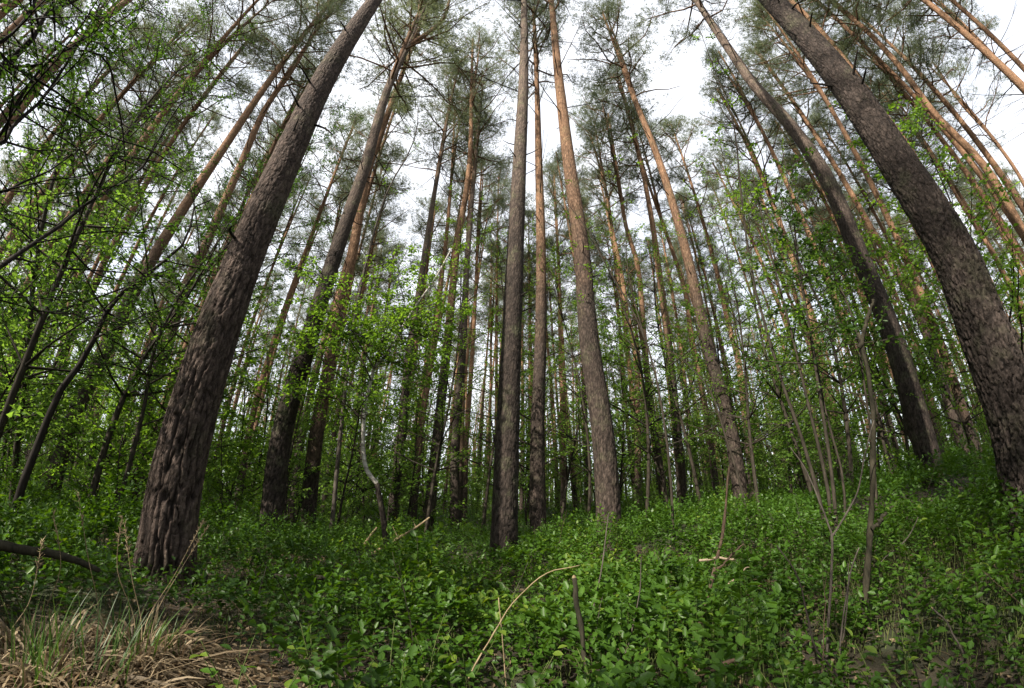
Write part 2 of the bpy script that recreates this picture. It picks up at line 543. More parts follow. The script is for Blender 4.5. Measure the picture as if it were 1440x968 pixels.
# ------------------------------------------------------------------ pines read off the photograph
# name: (pixels from the foot upward, index of the width sample, its width in px, trunk diameter there, height, bark, label)
PINES = [
    ([(230, 812), (243, 700), (300, 484), (395, 242), (451, 121), (527, 0)], 1, 79, .39, 23, 'bark_left',
     'thick leaning pine with furrowed red-brown bark beside the dry grass tussocks'),
    ([(1450, 705), (1433, 605), (1390, 484), (1344, 363), (1271, 242), (1190, 121), (1085, 0)], 1, 86, .41, 24, 'bark_right',
     'thickest pine with dark scaly bark and short dead branch stubs on the slope'),
    ([(708, 795), (712, 650), (719, 484), (730, 242), (736, 121), (737, 0)], 1, 35, .34, 25, 'bark_dark',
     'straight pine with very dark almost black lower trunk between two grey pines'),
    ([(857, 748), (847, 605), (829, 484), (819, 363), (802, 242), (787, 121), (775, 0)], 1, 33, .36, 25, 'bark_mid',
     'pine with dark flaking lower bark and pale pinkish upper trunk'),
    ([(1044, 714), (1027, 605), (995, 484), (967, 363), (932, 242), (885, 121), (843, 20)], 1, 21, .30, 22, 'bark_mid',
     'pine with reddish trunk leaning left, a bare forked sapling at its foot'),
    ([(378, 768), (398, 605), (432, 484), (470, 363), (511, 242), (547, 121), (575, 62)], 1, 33, .34, 17.5, 'bark_dark',
     'dark pine that forks into two bent limbs at its top'),
    ([(430, 762), (436, 690), (446, 605), (462, 520), (475, 440), (494, 363), (517, 242), (535, 190)], 1, 23, .32, 22, 'bark_orange',
     'pine with sunlit patch low down and orange upper trunk behind the forked pine'),
    ([(757, 767), (756, 605), (760, 484), (761, 363), (758, 242), (755, 121), (752, 40)], 1, 21, .32, 23, 'bark_mid',
     'straight slim pine with grey foot and orange top next to the dark-trunked pine'),
    ([(600, 754), (606, 700), (616, 605), (629, 484), (641, 363), (659, 242), (663, 121), (665, 55)], 1, 17, .30, 0, 'bark_mid',
     'tall pine whose small rounded crown stands free against the sky'),
    ([(579, 742), (585, 680), (592, 605), (604, 520), (612, 470), (620, 400), (628, 330), (634, 260), (640, 150)], 2, 11, .27, 0, 'bark_orange',
     'slim pine with reddish trunk just beside the free-standing round crown'),
    ([(549, 762), (556, 680), (565, 605), (575, 500), (585, 440), (600, 340)], 1, 15, .30, 22, 'bark_dark',
     'dark pine trunk right behind the crooked white birch'),
    ([(1315, 674), (1290, 590), (1259, 484), (1210, 363), (1157, 242), (1110, 175), (1065, 125), (1020, 62), (978, 0)], 1, 37, .38, 23, 'bark_dark',
     'nearly black leaning pine rising out of the leafy thicket on the slope'),
    ([(1296, 668), (1270, 560), (1236, 484), (1197, 363), (1150, 265), (1090, 170)], 1, 11, .28, 22, 'bark_orange',
     'orange pine half hidden behind the nearly black leaning pine'),
    ([(1560, 640), (1440, 330), (1390, 242), (1310, 155), (1270, 100), (1220, 45), (1165, 0)], 2, 19, .27, 23, 'bark_orange',
     'bright orange barked pine leaning over the slope behind the thickest pine'),
    ([(1530, 650), (1430, 417), (1392, 350), (1355, 292), (1325, 240), (1267, 150), (1212, 88), (1150, 20)], 2, 10, .27, 22, 'bark_orange', None),
    ([(1580, 590), (1470, 320), (1430, 242), (1392, 190), (1355, 150), (1312, 88), (1250, 20)], 2, 10, .27, 22, 'bark_orange', None),
    ([(1500, 600), (1420, 470), (1360, 370), (1320, 300), (1280, 215), (1225, 140), (1180, 75), (1120, 8)], 2, 24, .34, 23, 'bark_mid',
     'grey-brown pine standing directly behind the thickest pine'),
    ([(1383, 655), (1355, 571), (1320, 484), (1285, 410), (1240, 320), (1190, 230), (1140, 150)], 1, 10, .27, 22, 'bark_orange', None),
    ([(1362, 655), (1332, 560), (1308, 484), (1280, 420), (1230, 330)], 1, 16, .31, 22, 'bark_mid', None),
    ([(960, 737), (957, 659), (950, 584), (940, 484), (927, 384), (920, 332), (905, 247), (890, 180)], 2, 14, .30, 22, 'bark_mid', None),
    ([(898, 732), (897, 640), (896, 560), (894, 500), (882, 442), (875, 392), (860, 317), (850, 262), (830, 190)], 2, 10, .27, 22, 'bark_orange', None),
    ([(938, 742), (925, 640), (912, 545), (905, 470), (895, 367), (882, 325), (870, 254), (855, 160)], 1, 12, .28, 22, 'bark_mid', None),
    ([(1009, 705), (997, 609), (982, 521), (972, 474), (965, 417), (952, 372), (940, 337), (915, 267), (895, 200)], 2, 10, .28, 22, 'bark_orange', None),
    ([(1060, 704), (1047, 584), (1035, 496), (1027, 467), (1007, 380), (985, 300)], 1, 10, .28, 22, 'bark_orange', None),
    ([(70, 704), (100, 597), (140, 510), (170, 447), (205, 380), (240, 322), (275, 267), (310, 215)], 1, 27, .34, 22, 'bark_mid',
     'dark leaning pine in the shade behind the fallen log'),
    ([(181, 745), (197, 609), (217, 534), (235, 484), (260, 405), (287, 350), (312, 292), (335, 240), (375, 150), (410, 100), (440, 50), (470, 5)], 1, 21, .31, 22, 'bark_mid',
     'leafy-shaded pine directly behind the thick furrowed pine by the dry grass'),
    ([(28, 720), (50, 624), (75, 546), (97, 478), (125, 417), (150, 362), (175, 317), (210, 250)], 1, 16, .29, 22, 'bark_mid', None),
    ([(5, 655), (40, 520), (75, 412), (95, 367), (112, 330), (135, 292), (170, 230)], 2, 10, .28, 22, 'bark_orange', None),
    ([(-20, 640), (50, 417), (67, 382), (85, 350), (120, 270)], 1, 8, .26, 22, 'bark_orange', None),
    ([(60, 680), (105, 402), (125, 354), (152, 304), (190, 230)], 1, 7, .26, 22, 'bark_orange', None),
    ([(120, 690), (160, 417), (185, 362), (205, 320), (250, 240)], 1, 9, .28, 22, 'bark_orange', None),
    ([(-120, 520), (0, 195), (75, 100), (120, 50), (170, 0)], 1, 16, .27, 22, 'bark_mid', None),
    ([(652, 742), (655, 640), (660, 560), (665, 484), (670, 382), (672, 320)], 2, 8, .27, 22, 'bark_orange', None),
    ([(640, 748), (640, 640), (645, 560), (650, 500), (655, 400)], 1, 14, .30, 22, 'bark_dark', None),
    ([(792, 734), (793, 640), (792, 559), (788, 484), (786, 380)], 1, 8, .27, 22, 'bark_orange', None),
    ([(408, 745), (420, 640), (440, 540), (470, 430), (500, 330)], 1, 13, .29, 22, 'bark_mid', None),
    ([(330, 735), (352, 600), (385, 480), (420, 380), (450, 300)], 1, 11, .28, 22, 'bark_orange', None),
]
SHARED = 'slim orange-topped pine standing among the bigger trees behind'


def locate(pts, wi, wpx, diam):
    """distance of a trunk from its apparent width; returns foot azimuth, horizontal distance, points in its own upright plane"""
    a, b = pts[max(wi - 1, 0)], pts[min(wi + 1, len(pts) - 1)]
    tilt = math.atan2(abs(b[0] - a[0]), abs(b[1] - a[1]) + 1e-6)
    x, y = pts[wi]
    d0, d1 = ray(x - wpx / 2, y), ray(x + wpx / 2, y)
    ang = math.acos(min(1, float(d0 @ d1))) * math.cos(tilt)
    dm = ray(x, y)
    hd = diam / ang * math.hypot(dm[0], dm[1])
    f = ray(*pts[0])
    az = math.atan2(f[0], f[1])
    n = np.array([math.sin(az), math.cos(az), 0])
    P = np.array([CAM + ray(*p) * (hd / float(ray(*p) @ n)) for p in pts])
    return az, hd, P


TR = [locate(*p[:4]) for p in PINES]
# feet visible in the photograph pin the terrain (the plants hide the lowest 12 cm)
ANCH = [(0, 0, 0.0), (-1.5, 1.5, -0.02), (1.5, 1.5, 0.0), (0, 3, 0.0)]
for n_, ((az, hd, P), p) in enumerate(zip(TR, PINES)):
    if 0 <= p[0][0][0] <= 1455 and hd < 17:
        ANCH.append((P[0][0], P[0][1], min(1.0, max(-0.35, P[0][2] - (0.12 if n_ else 0.0)))))
ANCH += [(TR[0][2][0][0], TR[0][2][0][1], TR[0][2][0][2] + .06)] * 4
ANCH = np.array(ANCH)


def ground_z(x, y, fine=True):
    x, y = np.asarray(x, float), np.asarray(y, float)
    base = 0.75 / (1 + np.exp(-(x - 4.5) / 1.6)) - 0.05
    far = np.hypot(x, y)
    wsum = np.full(x.shape, 0.05)
    z = base * 0.05
    for ax, ay, az_ in ANCH:
        k = np.exp(-((x - ax)**2 + (y - ay)**2) / (2 * 1.5**2))
        z = z + k * az_
        wsum = wsum + k
    z = z / wsum
    z = z + (vnoise(x * .5 + 40, y * .5 + 9, 3) - .5) * .10 * np.clip(far / 3, 0, 1)
    if fine:
        z = z + (vnoise(x * 2.1, y * 2.1, 5) - .5) * .07
    return z


# ------------------------------------------------------------------ ground
def build_ground():
    rr = np.concatenate([[0.05], np.geomspace(0.4, 500, 130)])
    na = 220
    th = np.linspace(0, 2 * np.pi, na, endpoint=False)
    X, Y = rr[:, None] * np.sin(th), rr[:, None] * np.cos(th)
    V = np.stack([X, Y, ground_z(X, Y)], -1).reshape(-1, 3)
    i, j = np.meshgrid(np.arange(len(rr) - 1), np.arange(na), indexing='ij')
    q = np.stack([i * na + j, (i + 1) * na + j, (i + 1) * na + (j + 1) % na, i * na + (j + 1) % na], -1).reshape(-1, 4)
    o = ob('ground', mesh_np('ground', V, [q[:, ::-1]], M['ground'], smooth=True))
    o['kind'] = 'structure'
    o['label'] = 'brown forest floor of needle litter and moss rising to one side'


build_ground()


# ------------------------------------------------------------------ pine building blocks
def worley(u, v, seed):
    """F1, F2 of a jittered grid; u wraps at an integer period given by u.max cells"""
    r = np.random.default_rng(seed)
    nu, nv = int(np.ceil(u.max() + 1e-6)), int(np.ceil(v.max())) + 2
    J = r.random((nu, nv + 2, 2))
    ui, vi = np.floor(u).astype(int), np.floor(v).astype(int)
    d1 = np.full(u.shape, 9.0)
    d2 = np.full(u.shape, 9.0)
    idv = np.zeros(u.shape)
    rv = r.random((nu, nv + 2))
    for a in (-1, 0, 1):
        for b in (-1, 0, 1):
            cu, cv = ui + a, np.clip(vi + b + 1, 0, nv + 1)
            j = J[cu % nu, cv]
            d = np.hypot(cu + j[..., 0] - u, vi + b + j[..., 1] - v)
            nw = d < d1
            d2 = np.where(nw, d1, np.minimum(d2, d))
            idv = np.where(nw, rv[cu % nu, cv], idv)
            d1 = np.where(nw, d, d1)
    return d1, d2, idv


def trunk_mesh(name, P, r0, H, mat, n, step, depth, seed, plate=(.055, .16), taper=.72):
    """round tapering trunk along P (local, foot at origin) with bark plates standing proud of furrows"""
    Ltot = np.linalg.norm(np.diff(P, axis=0), axis=1).sum()
    if depth > 0:
        s = np.concatenate([np.arange(0, 4.5, step), np.arange(4.5, 9, step * 1.8), np.arange(9, Ltot, step * 6), [Ltot]])
    else:
        s = np.linspace(0, Ltot, max(12, int(Ltot / step)))
    k = len(s)
    fineC = catmull(P, 600)
    sf = np.linspace(0, Ltot, 600)
    C = np.stack([np.interp(s, sf, fineC[:, q]) for q in range(3)], 1)
    rad = r0 * np.maximum(0.1 if taper < 1 else .22, 1 - taper * (s / H))**0.85
    rad = rad * (1 + 0.16 * np.exp(-np.maximum(s - .25, 0) / 0.22))
    rad = rad * (1 + 0.04 * (vnoise(s * 1.3, s * 0 + seed, seed) - .5))
    T, A, B = frames(C)
    th = np.linspace(0, 2 * np.pi, n, endpoint=False)
    if depth > 0:
        TH, SS = np.meshgrid(th, s)
        arc = TH * r0

        def plates(pw, ph, sd_, warp):
            per = max(6, int(round(2 * np.pi * r0 / pw)))
            u0 = TH / (2 * np.pi) * per
            wu = (vnoise(u0 * .9 + 50, SS / ph * 1.1, sd_ + 1) - .5) * warp + (vnoise(u0 * 2.7 + 20, SS / ph * 4, sd_ + 6) - .5) * warp * .5
            wv = (vnoise(u0 * 1.3, SS / ph * 1.3, sd_ + 2) - .5) * warp * 1.3 + (vnoise(u0 * 3.1, SS / ph * 5, sd_ + 7) - .5) * .35
            d1, d2, idv = worley((u0 + wu) % per, SS / ph + 1 + wv, sd_)
            wdt = .10 + .22 * vnoise(u0 * .7 + 9, SS / ph * .8, sd_ + 8)
            e = np.clip((d2 - d1) / wdt, 0, 1)
            return e * e * (3 - 2 * e), idv
        eA, iA = plates(plate[0], plate[1], seed, .7)
        eB, iB = plates(plate[0] * .55, plate[1] * .28, seed + 30, .9)
        hi = 1 / (1 + np.exp(-(SS - 2.6) / .8))
        hi = np.clip(hi + (vnoise(arc * 6, SS * 1.5, seed + 3) - .5) * .5, 0, 1)
        rough = (vnoise(arc * 70, SS * 34, seed + 4) - .5) * .5 + (vnoise(arc * 150, SS * 95, seed + 5) - .5) * .35
        lowb = (eA - .7) + (iA - .5) * .30 * eA + (eB - .5) * .22 * eA
        highb = ((eB - .6) * .55 + (iB - .5) * .6 * eB) * .55
        amp = depth * (0.45 + 0.55 * np.exp(-SS / 4.0))
        disp = amp * (lowb * (1 - hi) + highb * hi + rough * .24)
        groove = np.clip(((1 - eA) + (1 - eB) * .30 * eA) * (1 - hi) + (1 - eB) * .55 * hi, 0, 1)
        tone = np.clip(.5 + (iA - .5) * .5 * (1 - hi) + (iB - .5) * .9 * hi + (iB - .5) * .4 * (1 - hi) + rough * .5, 0, 1)
        lump = 0.03 * (vnoise(np.cos(TH) * 1.4 + SS * .4, np.sin(TH) * 1.4 + 7, seed + 5) - .5)
        R_ = rad[:, None] * (1 + lump) + disp
        # root swellings
        R_ = R_ + 0.03 * np.exp(-np.maximum(SS - .2, 0) / .18) * np.maximum(0, np.cos(TH * 4 + seed))
    else:
        R_ = np.repeat(rad[:, None], n, 1)
        groove = R_ * 0
        tone = R_ * 0 + .5
    V = C[:, None] + R_[..., None] * (np.cos(th)[None, :, None] * A[:, None] + np.sin(th)[None, :, None] * B[:, None])
    i, j = np.meshgrid(np.arange(k - 1), np.arange(n), indexing='ij')
    q = np.stack([i * n + j, i * n + (j + 1) % n, (i + 1) * n + (j + 1) % n, (i + 1) * n + j], -1).reshape(-1, 4)
    me = mesh_np(name, V.reshape(-1, 3), [q], mat, groove.ravel(), True, 'groove')
    me.attributes.new('tone', 'FLOAT', 'POINT').data.foreach_set('value', tone.ravel().astype(np.float32))
    return me, C, rad


def needle_tufts(cent, axis, rad, nt, nn, rg, ln=0.09, wd=0.010):
    """nt tufts of nn needles scattered in each clump"""
    m = len(cent) * nt
    c = np.repeat(cent, nt, 0)
    off = unit(rg.normal(size=(m, 3))) * (rg.random((m, 1))**0.45) * np.repeat(rad, nt)[:, None]
    off[:, 2] *= 0.65
    p = c + off
    ax = unit(unit(off) * .7 + np.repeat(axis, nt, 0) * .6 + np.array([0, 0, .5]))
    P = np.repeat(p, nn, 0) + rg.normal(size=(m * nn, 3)) * 0.035
    D = unit(np.repeat(ax, nn, 0) + rg.normal(size=(m * nn, 3)) * .65)
    sd = unit(np.cross(D, rg.normal(size=(m * nn, 3))))
    l_ = ln * rg.uniform(.7, 1.4, (m * nn, 1))
    V = np.stack([P - sd * wd, P + sd * wd, P + D * l_], 1).reshape(-1, 3)
    f = np.arange(m * nn * 3).reshape(-1, 3)
    t = np.repeat(np.clip(np.repeat(rg.random(len(cent)), nt * nn) * .6 + rg.random(m * nn) * .4, 0, 1), 3)
    return V, f, t


def make_crown(seed, Lc=8.0, nb=26, spread=2.0):
    """pine crown: limbs in loose whorls, needles in clumps toward their ends; local z from 0 to Lc"""
    rg = np.random.default_rng(seed)
    g = Geo()
    cent, axis, rad = [], [], []
    for i in range(nb):
        z = Lc * (0.02 + 0.96 * (i + rg.random() * .8) / nb)
        f = z / Lc
        ln = spread * (0.55 + 0.45 * math.sin(math.pi * min(1, f * .75 + .2))) * (1 - f**2.5 * .75) * rg.uniform(.55, 1.2)
        a = i * 2.4 + rg.uniform(-.5, .5)
        up = 0.15 + 0.75 * f + rg.uniform(-.2, .25)
        d = np.array([math.cos(a), math.sin(a), up])
        k = np.linspace(0, 1, 5)[:, None]
        P = np.array([0, 0, z]) + d * ln * k + np.array([0, 0, 1]) * ln * .25 * k**2 + np.cumsum(rg.normal(size=(5, 3)) * .05 * ln, 0)
        P[0] = (0, 0, z)
        g.tube(P, np.linspace(.032, .010, 5), 4)
        if f < .12 and rg.random() < .7:
            continue
        nc = rg.integers(4, 6)
        for _ in range(nc):
            t = rg.uniform(.45, 1.05)
            q = P[0] + (P[-1] - P[0]) * t + rg.normal(size=3) * .22 * ln * .5
            g.tube(np.array([P[0] + (P[-1] - P[0]) * max(0.2, t - .3), q]), [.012, .005], 3)
            cent.append(q)
            axis.append(unit(q - np.array([0, 0, q[2] - .3])))
            rad.append(rg.uniform(.30, .60))
    for _ in range(5):
        cent.append(np.array([0, 0, Lc]) + rg.normal(size=3) * .3)
        axis.append(np.array([0, 0, 1.0]))
        rad.append(.4)
    g.tube(np.array([[0, 0, 0], [.03, 0, Lc * .5], [0, 0, Lc]]), [.085, .055, .015], 6)
    V, f, t = needle_tufts(np.array(cent), np.array(axis), np.array(rad), 24, 8, rg, .10, .0082)
    return mesh_np('needles', V, [f], M['needles'], t), g.mesh('limbs', M['bark_limb'])


M['bark_limb'] = bark_mat('bark_limb', ORNG, ORNG, -50, -40, scale=2, bump=.2, lichen=.2)
CROWNS = [make_crown(100 + i, Lc=7.5, nb=24 + 2 * (i % 3), spread=1.7 + .25 * (i % 4)) for i in range(6)]


def dead_branches(P, z_lo, z_hi, n, rg, rad):
    """thin bare dead branches below the crown, each kept as its own polyline"""
    out = []
    for _ in range(n):
        z = rg.uniform(z_lo, z_hi)
        i = int(np.argmin(abs(P[:, 2] - z)))
        a = rg.uniform(0, 2 * np.pi)
        ln = rg.uniform(.5, 1.9)
        d = np.array([math.cos(a), math.sin(a), rg.uniform(-.15, .45)])
        k = np.linspace(0, 1, 5)[:, None]
        Q = P[i] + d * ln * k + np.cumsum(rg.normal(size=(5, 3)) * .05, 0) * k
        out.append((Q, np.linspace(.016, .004, 5)))
        for _ in range(rg.integers(0, 3)):
            b = Q[rg.integers(1, 4)]
            out.append((np.array([b, b + (d + rg.normal(size=3) * .5) * ln * .35]), np.array([.008, .003])))
    return out


def add_crown(parent, top_base, scale, idx, rot):
    nm, lm = CROWNS[idx % len(CROWNS)]
    a = ob('crown', nm, parent)
    b = ob('limbs', lm, a)
    a.location = tuple(float(v) for v in top_base)
    a.scale = scale if hasattr(scale, '__len__') else (scale,) * 3
    a.rotation_euler = (0, 0, rot)
    return a


GRP_PINES = 'pines of the stand behind the foremost trunks'
HERO = []
for idx, (p, (az, hd, P)) in enumerate(zip(PINES, TR)):
    rg = np.random.default_rng(500 + idx)
    pts, wi, wpx, diam, H, bark, label = p
    x0, y0 = P[0][0], P[0][1]
    z0 = float(ground_z(x0, y0))
    foot = np.array([x0, y0, z0])
    Q = P.copy()
    Q[0][2] = min(Q[0][2], z0 + .3)
    Q = Q[Q[:, 2] > z0 + .35] - foot if len(Q) > 2 else Q - foot
    free_top = H == 0
    if free_top:
        H = float(Q[-1][2])
    # carry the trunk down into the ground and on up to the crown
    low = unit(Q[0])
    path = [np.array([0, 0, -.3]), np.zeros(3)] + [q for q in Q if q[2] < H - .5]
    if not free_top and path[-1][2] < H * .9:
        d = unit(path[-1] - path[-2])
        d = unit(d * .5 + np.array([0, 0, .8]))
        z = path[-1][2]
        a0 = path[-1]
        for f in (.33, .66, 1.0):
            hgt = (H - z) * f
            path.append(a0 + d * hgt * (1 - .3 * f) + np.array([0, 0, 1]) * (hgt - d[2] * hgt * (1 - .3 * f)))
    elif free_top:
        path.append(Q[-1])
    path = np.array(path)
    big = idx in (0, 1)
    mid = hd < 9.5
    n, step, depth = (150, .011, .034) if big else (60, .03, .020) if mid else (16, .25, 0.0)
    lab = label or SHARED
    t = thing('pine_tree', lab, 'pine tree', foot, GRP_PINES if label is None else 'pine trees')
    me, C, rad = trunk_mesh('trunk', path, diam / 2, H, M[bark], n, step, depth, 40 + idx, plate=(.056, .46) if idx == 0 else (.05, .14) if idx == 1 else (.048, .2), taper=1.15 if idx < 2 else .72)
    tk = ob('trunk', me, t)
    zc = H * (0.62 if not free_top else .72)
    ic = int(np.argmin(abs(C[:, 2] - zc)))
    sc = (H - C[ic][2]) / 7.5 * 1.04
    wide = 1.15 if not free_top else 1.0
    add_crown(t, C[ic], (wide, wide, sc), idx, rg.uniform(0, 6))
    for Qb, rb in dead_branches(C, H * .38, H * .68, 9 if mid else 6, rg, rad):
        V, q, tr_ = tube(Qb, rb, 4)
        ob('dead_branch', mesh_np('dead_branch', V, [q, tr_], M['dead_twig'], smooth=True), t)
    if mid and not big:
        for _ in range(11):
            k = int(np.argmin(abs(C[:, 2] - rg.uniform(2.2, H * .42))))
            a = rg.uniform(0, 6.28)
            d = np.array([math.cos(a), math.sin(a), rg.uniform(-.1, .6)])
            ln = rg.uniform(.06, .34)
            b0 = C[k] + d * np.array([1, 1, 0]) * rad[k] * .8
            V, q, tr_ = tube(np.array([b0, b0 + d * ln * .55 + rg.normal(size=3) * .01, b0 + d * ln + rg.normal(size=3) * .02]), [.014, .010, .006], 6)
            ob('branch_stub', mesh_np('branch_stub', V, [q, tr_], M['dead_twig'], smooth=True), t)
    HERO.append((t, C, rad, hd, az, foot))


def px(x, y, hd=None, dist=None, az=None):
    """point seen at a pixel, on the upright plane hd metres away (facing azimuth az) or dist metres along the ray"""
    d = ray(x, y)
    if dist is not None:
        return CAM + d * dist
    if az is None:
        return CAM + d * (hd / math.hypot(d[0], d[1]))
    n = np.array([math.sin(az), math.cos(az), 0])
    return CAM + d * (hd / float(d @ n))


def on_ground(x, y, lift=0.0):
    d = ray(x, y)
    lo, hi = .5, 40.0
    t = lo
    while t < hi:
        q = CAM + d * t
        if q[2] < float(ground_z(q[0], q[1])) + lift:
            break
        t += .02 + t * .004
    return CAM + d * t


# dead stubs on the two big trunks
for hi, stubs in ((0, [((407, 197), (420, 167)), ((419, 150), (406, 122)), ((435, 115), (419, 90)), ((447, 175), (468, 190)), ((486, 42), (478, 30)), ((318, 330), (326, 318))]),
                  (1, [((1200, 110), (1206, 70)), ((1174, 123), (1139, 117)), ((1127, 54), (1104, 42)), ((1098, 10), (1092, -8)), ((1140, 38), (1142, 18)), ((1216, 116), (1218, 96)), ((1112, 12), (1130, 0))])):
    t, C, rad, hd, az, foot = HERO[hi]
    for (a, b) in stubs:
        A = px(*a, hd=hd - .10, az=az) - foot
        i = int(np.argmin(np.linalg.norm(C - A, axis=1)))
        A0 = C[i] + unit(A - C[i]) * rad[i] * .7
        B_ = px(*b, hd=hd - .22, az=az) - foot
        mid_ = (A + B_) / 2 + np.array([0, 0, .015])
        V, q, tr_ = tube(catmull([A0, mid_, B_], 7), np.linspace(.017, .008, 7), 7)
        ob('branch_stub', mesh_np('branch_stub', V, [q, tr_], M['dead_twig'], smooth=True), t)

# the fork of the forked pine: two bent limbs from the end of its trace
t, C, rad, hd, az, foot = HERO[5]
fb = px(575, 64, hd=hd, az=az) - foot
for pts in ([(575, 64), (588, 40), (590, 10), (592, -20)], [(575, 64), (600, 48), (622, 30), (632, 0), (640, -25)], [(566, 92), (556, 65), (548, 35), (538, 12)], [(563, 95), (545, 70), (542, 48)]):
    thin = pts[0][0] < 570
    Q = catmull([px(*q, hd=hd, az=az) - foot for q in pts], 9)
    V, q, tr_ = tube(Q, np.linspace(.03, .012, 9) if thin else np.linspace(.085, .045, 9), 8)
    ob('limb', mesh_np('limb', V, [q, tr_], M['dead_twig'] if thin else M['bark_mid'], smooth=True), t)

# ------------------------------------------------------------------ pines farther back and all round
PROTO = []
for i in range(6):
    rg = np.random.default_rng(900 + i)
    H = rg.uniform(20, 24)
    z = np.linspace(0, 1, 9)
    path = np.stack([rg.normal() * .5 * z**2 + .10 * np.sin(z * 5 + i), rg.normal() * .5 * z**2 + .10 * np.cos(z * 4 + i * 2), z * (H + .3) - .3], 1)
    path[:, :2] -= path[0, :2]
    me, C, rad = trunk_mesh('trunk', path, .135, H, M[('bark_orange', 'bark_mid', 'bark_orange')[i % 3]], 12, .4, 0, 70 + i)
    g = Geo()
    for Qb, rb in dead_branches(C, H * .25, H * .66, 16, rg, rad):
        g.tube(Qb, rb, 3)
    PROTO.append((me, g.mesh('dead_branches', M['dead_twig']), C, H))

occupied = [(h[5][0], h[5][1]) for h in HERO]


def scatter(n, rmin, rmax, amin, amax, gap, seed, power=.5, taken=None):
    rg = np.random.default_rng(seed)
    out = []
    tk = occupied if taken is None else taken
    tries = 0
    while len(out) < n and tries < n * 60:
        tries += 1
        r = math.sqrt(rg.uniform(rmin**2, rmax**2)) if power == .5 else rmin + (rmax - rmin) * rg.random()**power
        a = math.radians(rg.uniform(amin, amax))
        x, y = r * math.sin(a), r * math.cos(a)
        if all((x - u)**2 + (y - v)**2 > gap * gap for u, v in tk):
            tk.append((x, y))
            out.append((x, y))
    return out


def pine_copy(x, y, i, rg, label, group):
    me, dm, C, H = PROTO[i % len(PROTO)]
    t = thing('pine_tree', label, 'pine tree', (x, y, float(ground_z(x, y))), group)
    s = rg.uniform(.82, 1.12)
    t.scale = (s * (rg.uniform(.8, .95) if i % 2 else rg.uniform(1.05, 1.3)),) * 2 + (s,)
    t.rotation_euler = (rg.normal() * .02, rg.normal() * .02, rg.uniform(0, 6.28))
    ob('trunk', me, t)
    ob('dead_branches', dm, t)['kind'] = 'stuff'
    zc = H * rg.uniform(.55, .68)
    ic = int(np.argmin(abs(C[:, 2] - zc)))
    add_crown(t, C[ic], (1.05, 1.05, (H - C[ic][2]) / 7.5), i + 3, rg.uniform(0, 6))
    return t


rg = np.random.default_rng(31)
for i, (x, y) in enumerate(scatter(215, 12, 52, -74, 74, 1.8, 11, power=.85)):
    pine_copy(x, y, i, rg, ('thin ' if i % 2 else 'sturdy ') + ('grey-footed' if i % 3 == 1 else 'orange-barked') + (' pine in the middle distance of the stand' if math.hypot(x, y) < 24 else ' pine far back in the stand' if math.hypot(x, y) < 38 else ' pine at the very back of the stand'),
              'distant pines deep in the stand').scale[0]
for i, (x, y) in enumerate(scatter(9, 11, 19, 50, 84, 2.0, 13) + scatter(10, 9, 17, -88, -58, 2.0, 14)):
    pine_copy(x, y, i + 1, rg, 'pine standing on the slope behind the thickest pine' if x > 0 else 'pine standing behind the shady thicket',
              'pines on the slope' if x > 0 else 'pines behind the shady thicket')
TARGETS = [(-3.0, 2.9), (1.5, 5.8), (0.4, 3.2), (-3.4, 7.6)]


def in_corridor(x, y):
    """lanes kept clear in the added pines so the sun reaches the foremost trunks"""
    for tx, ty in TARGETS:
        dx, dy = x - tx, y - ty
        along = dx * S[0] / math.cos(SUN_EL) + dy * S[1] / math.cos(SUN_EL)
        side = abs(dx * S[1] - dy * S[0]) / math.cos(SUN_EL)
        if 4 < along < 27 and side < 2.3:
            return True
    return False


for i, (x, y) in enumerate([q for q in scatter(40, 5, 27, 95, 285, 2.8, 12) if not in_corridor(*q)]):  # unseen pines added behind the viewpoint to break the sun into dapples
    pine_copy(x, y, i, rg, 'unseen pine of the same stand added behind the viewpoint for dappled sun', 'unseen pines added behind the viewpoint')


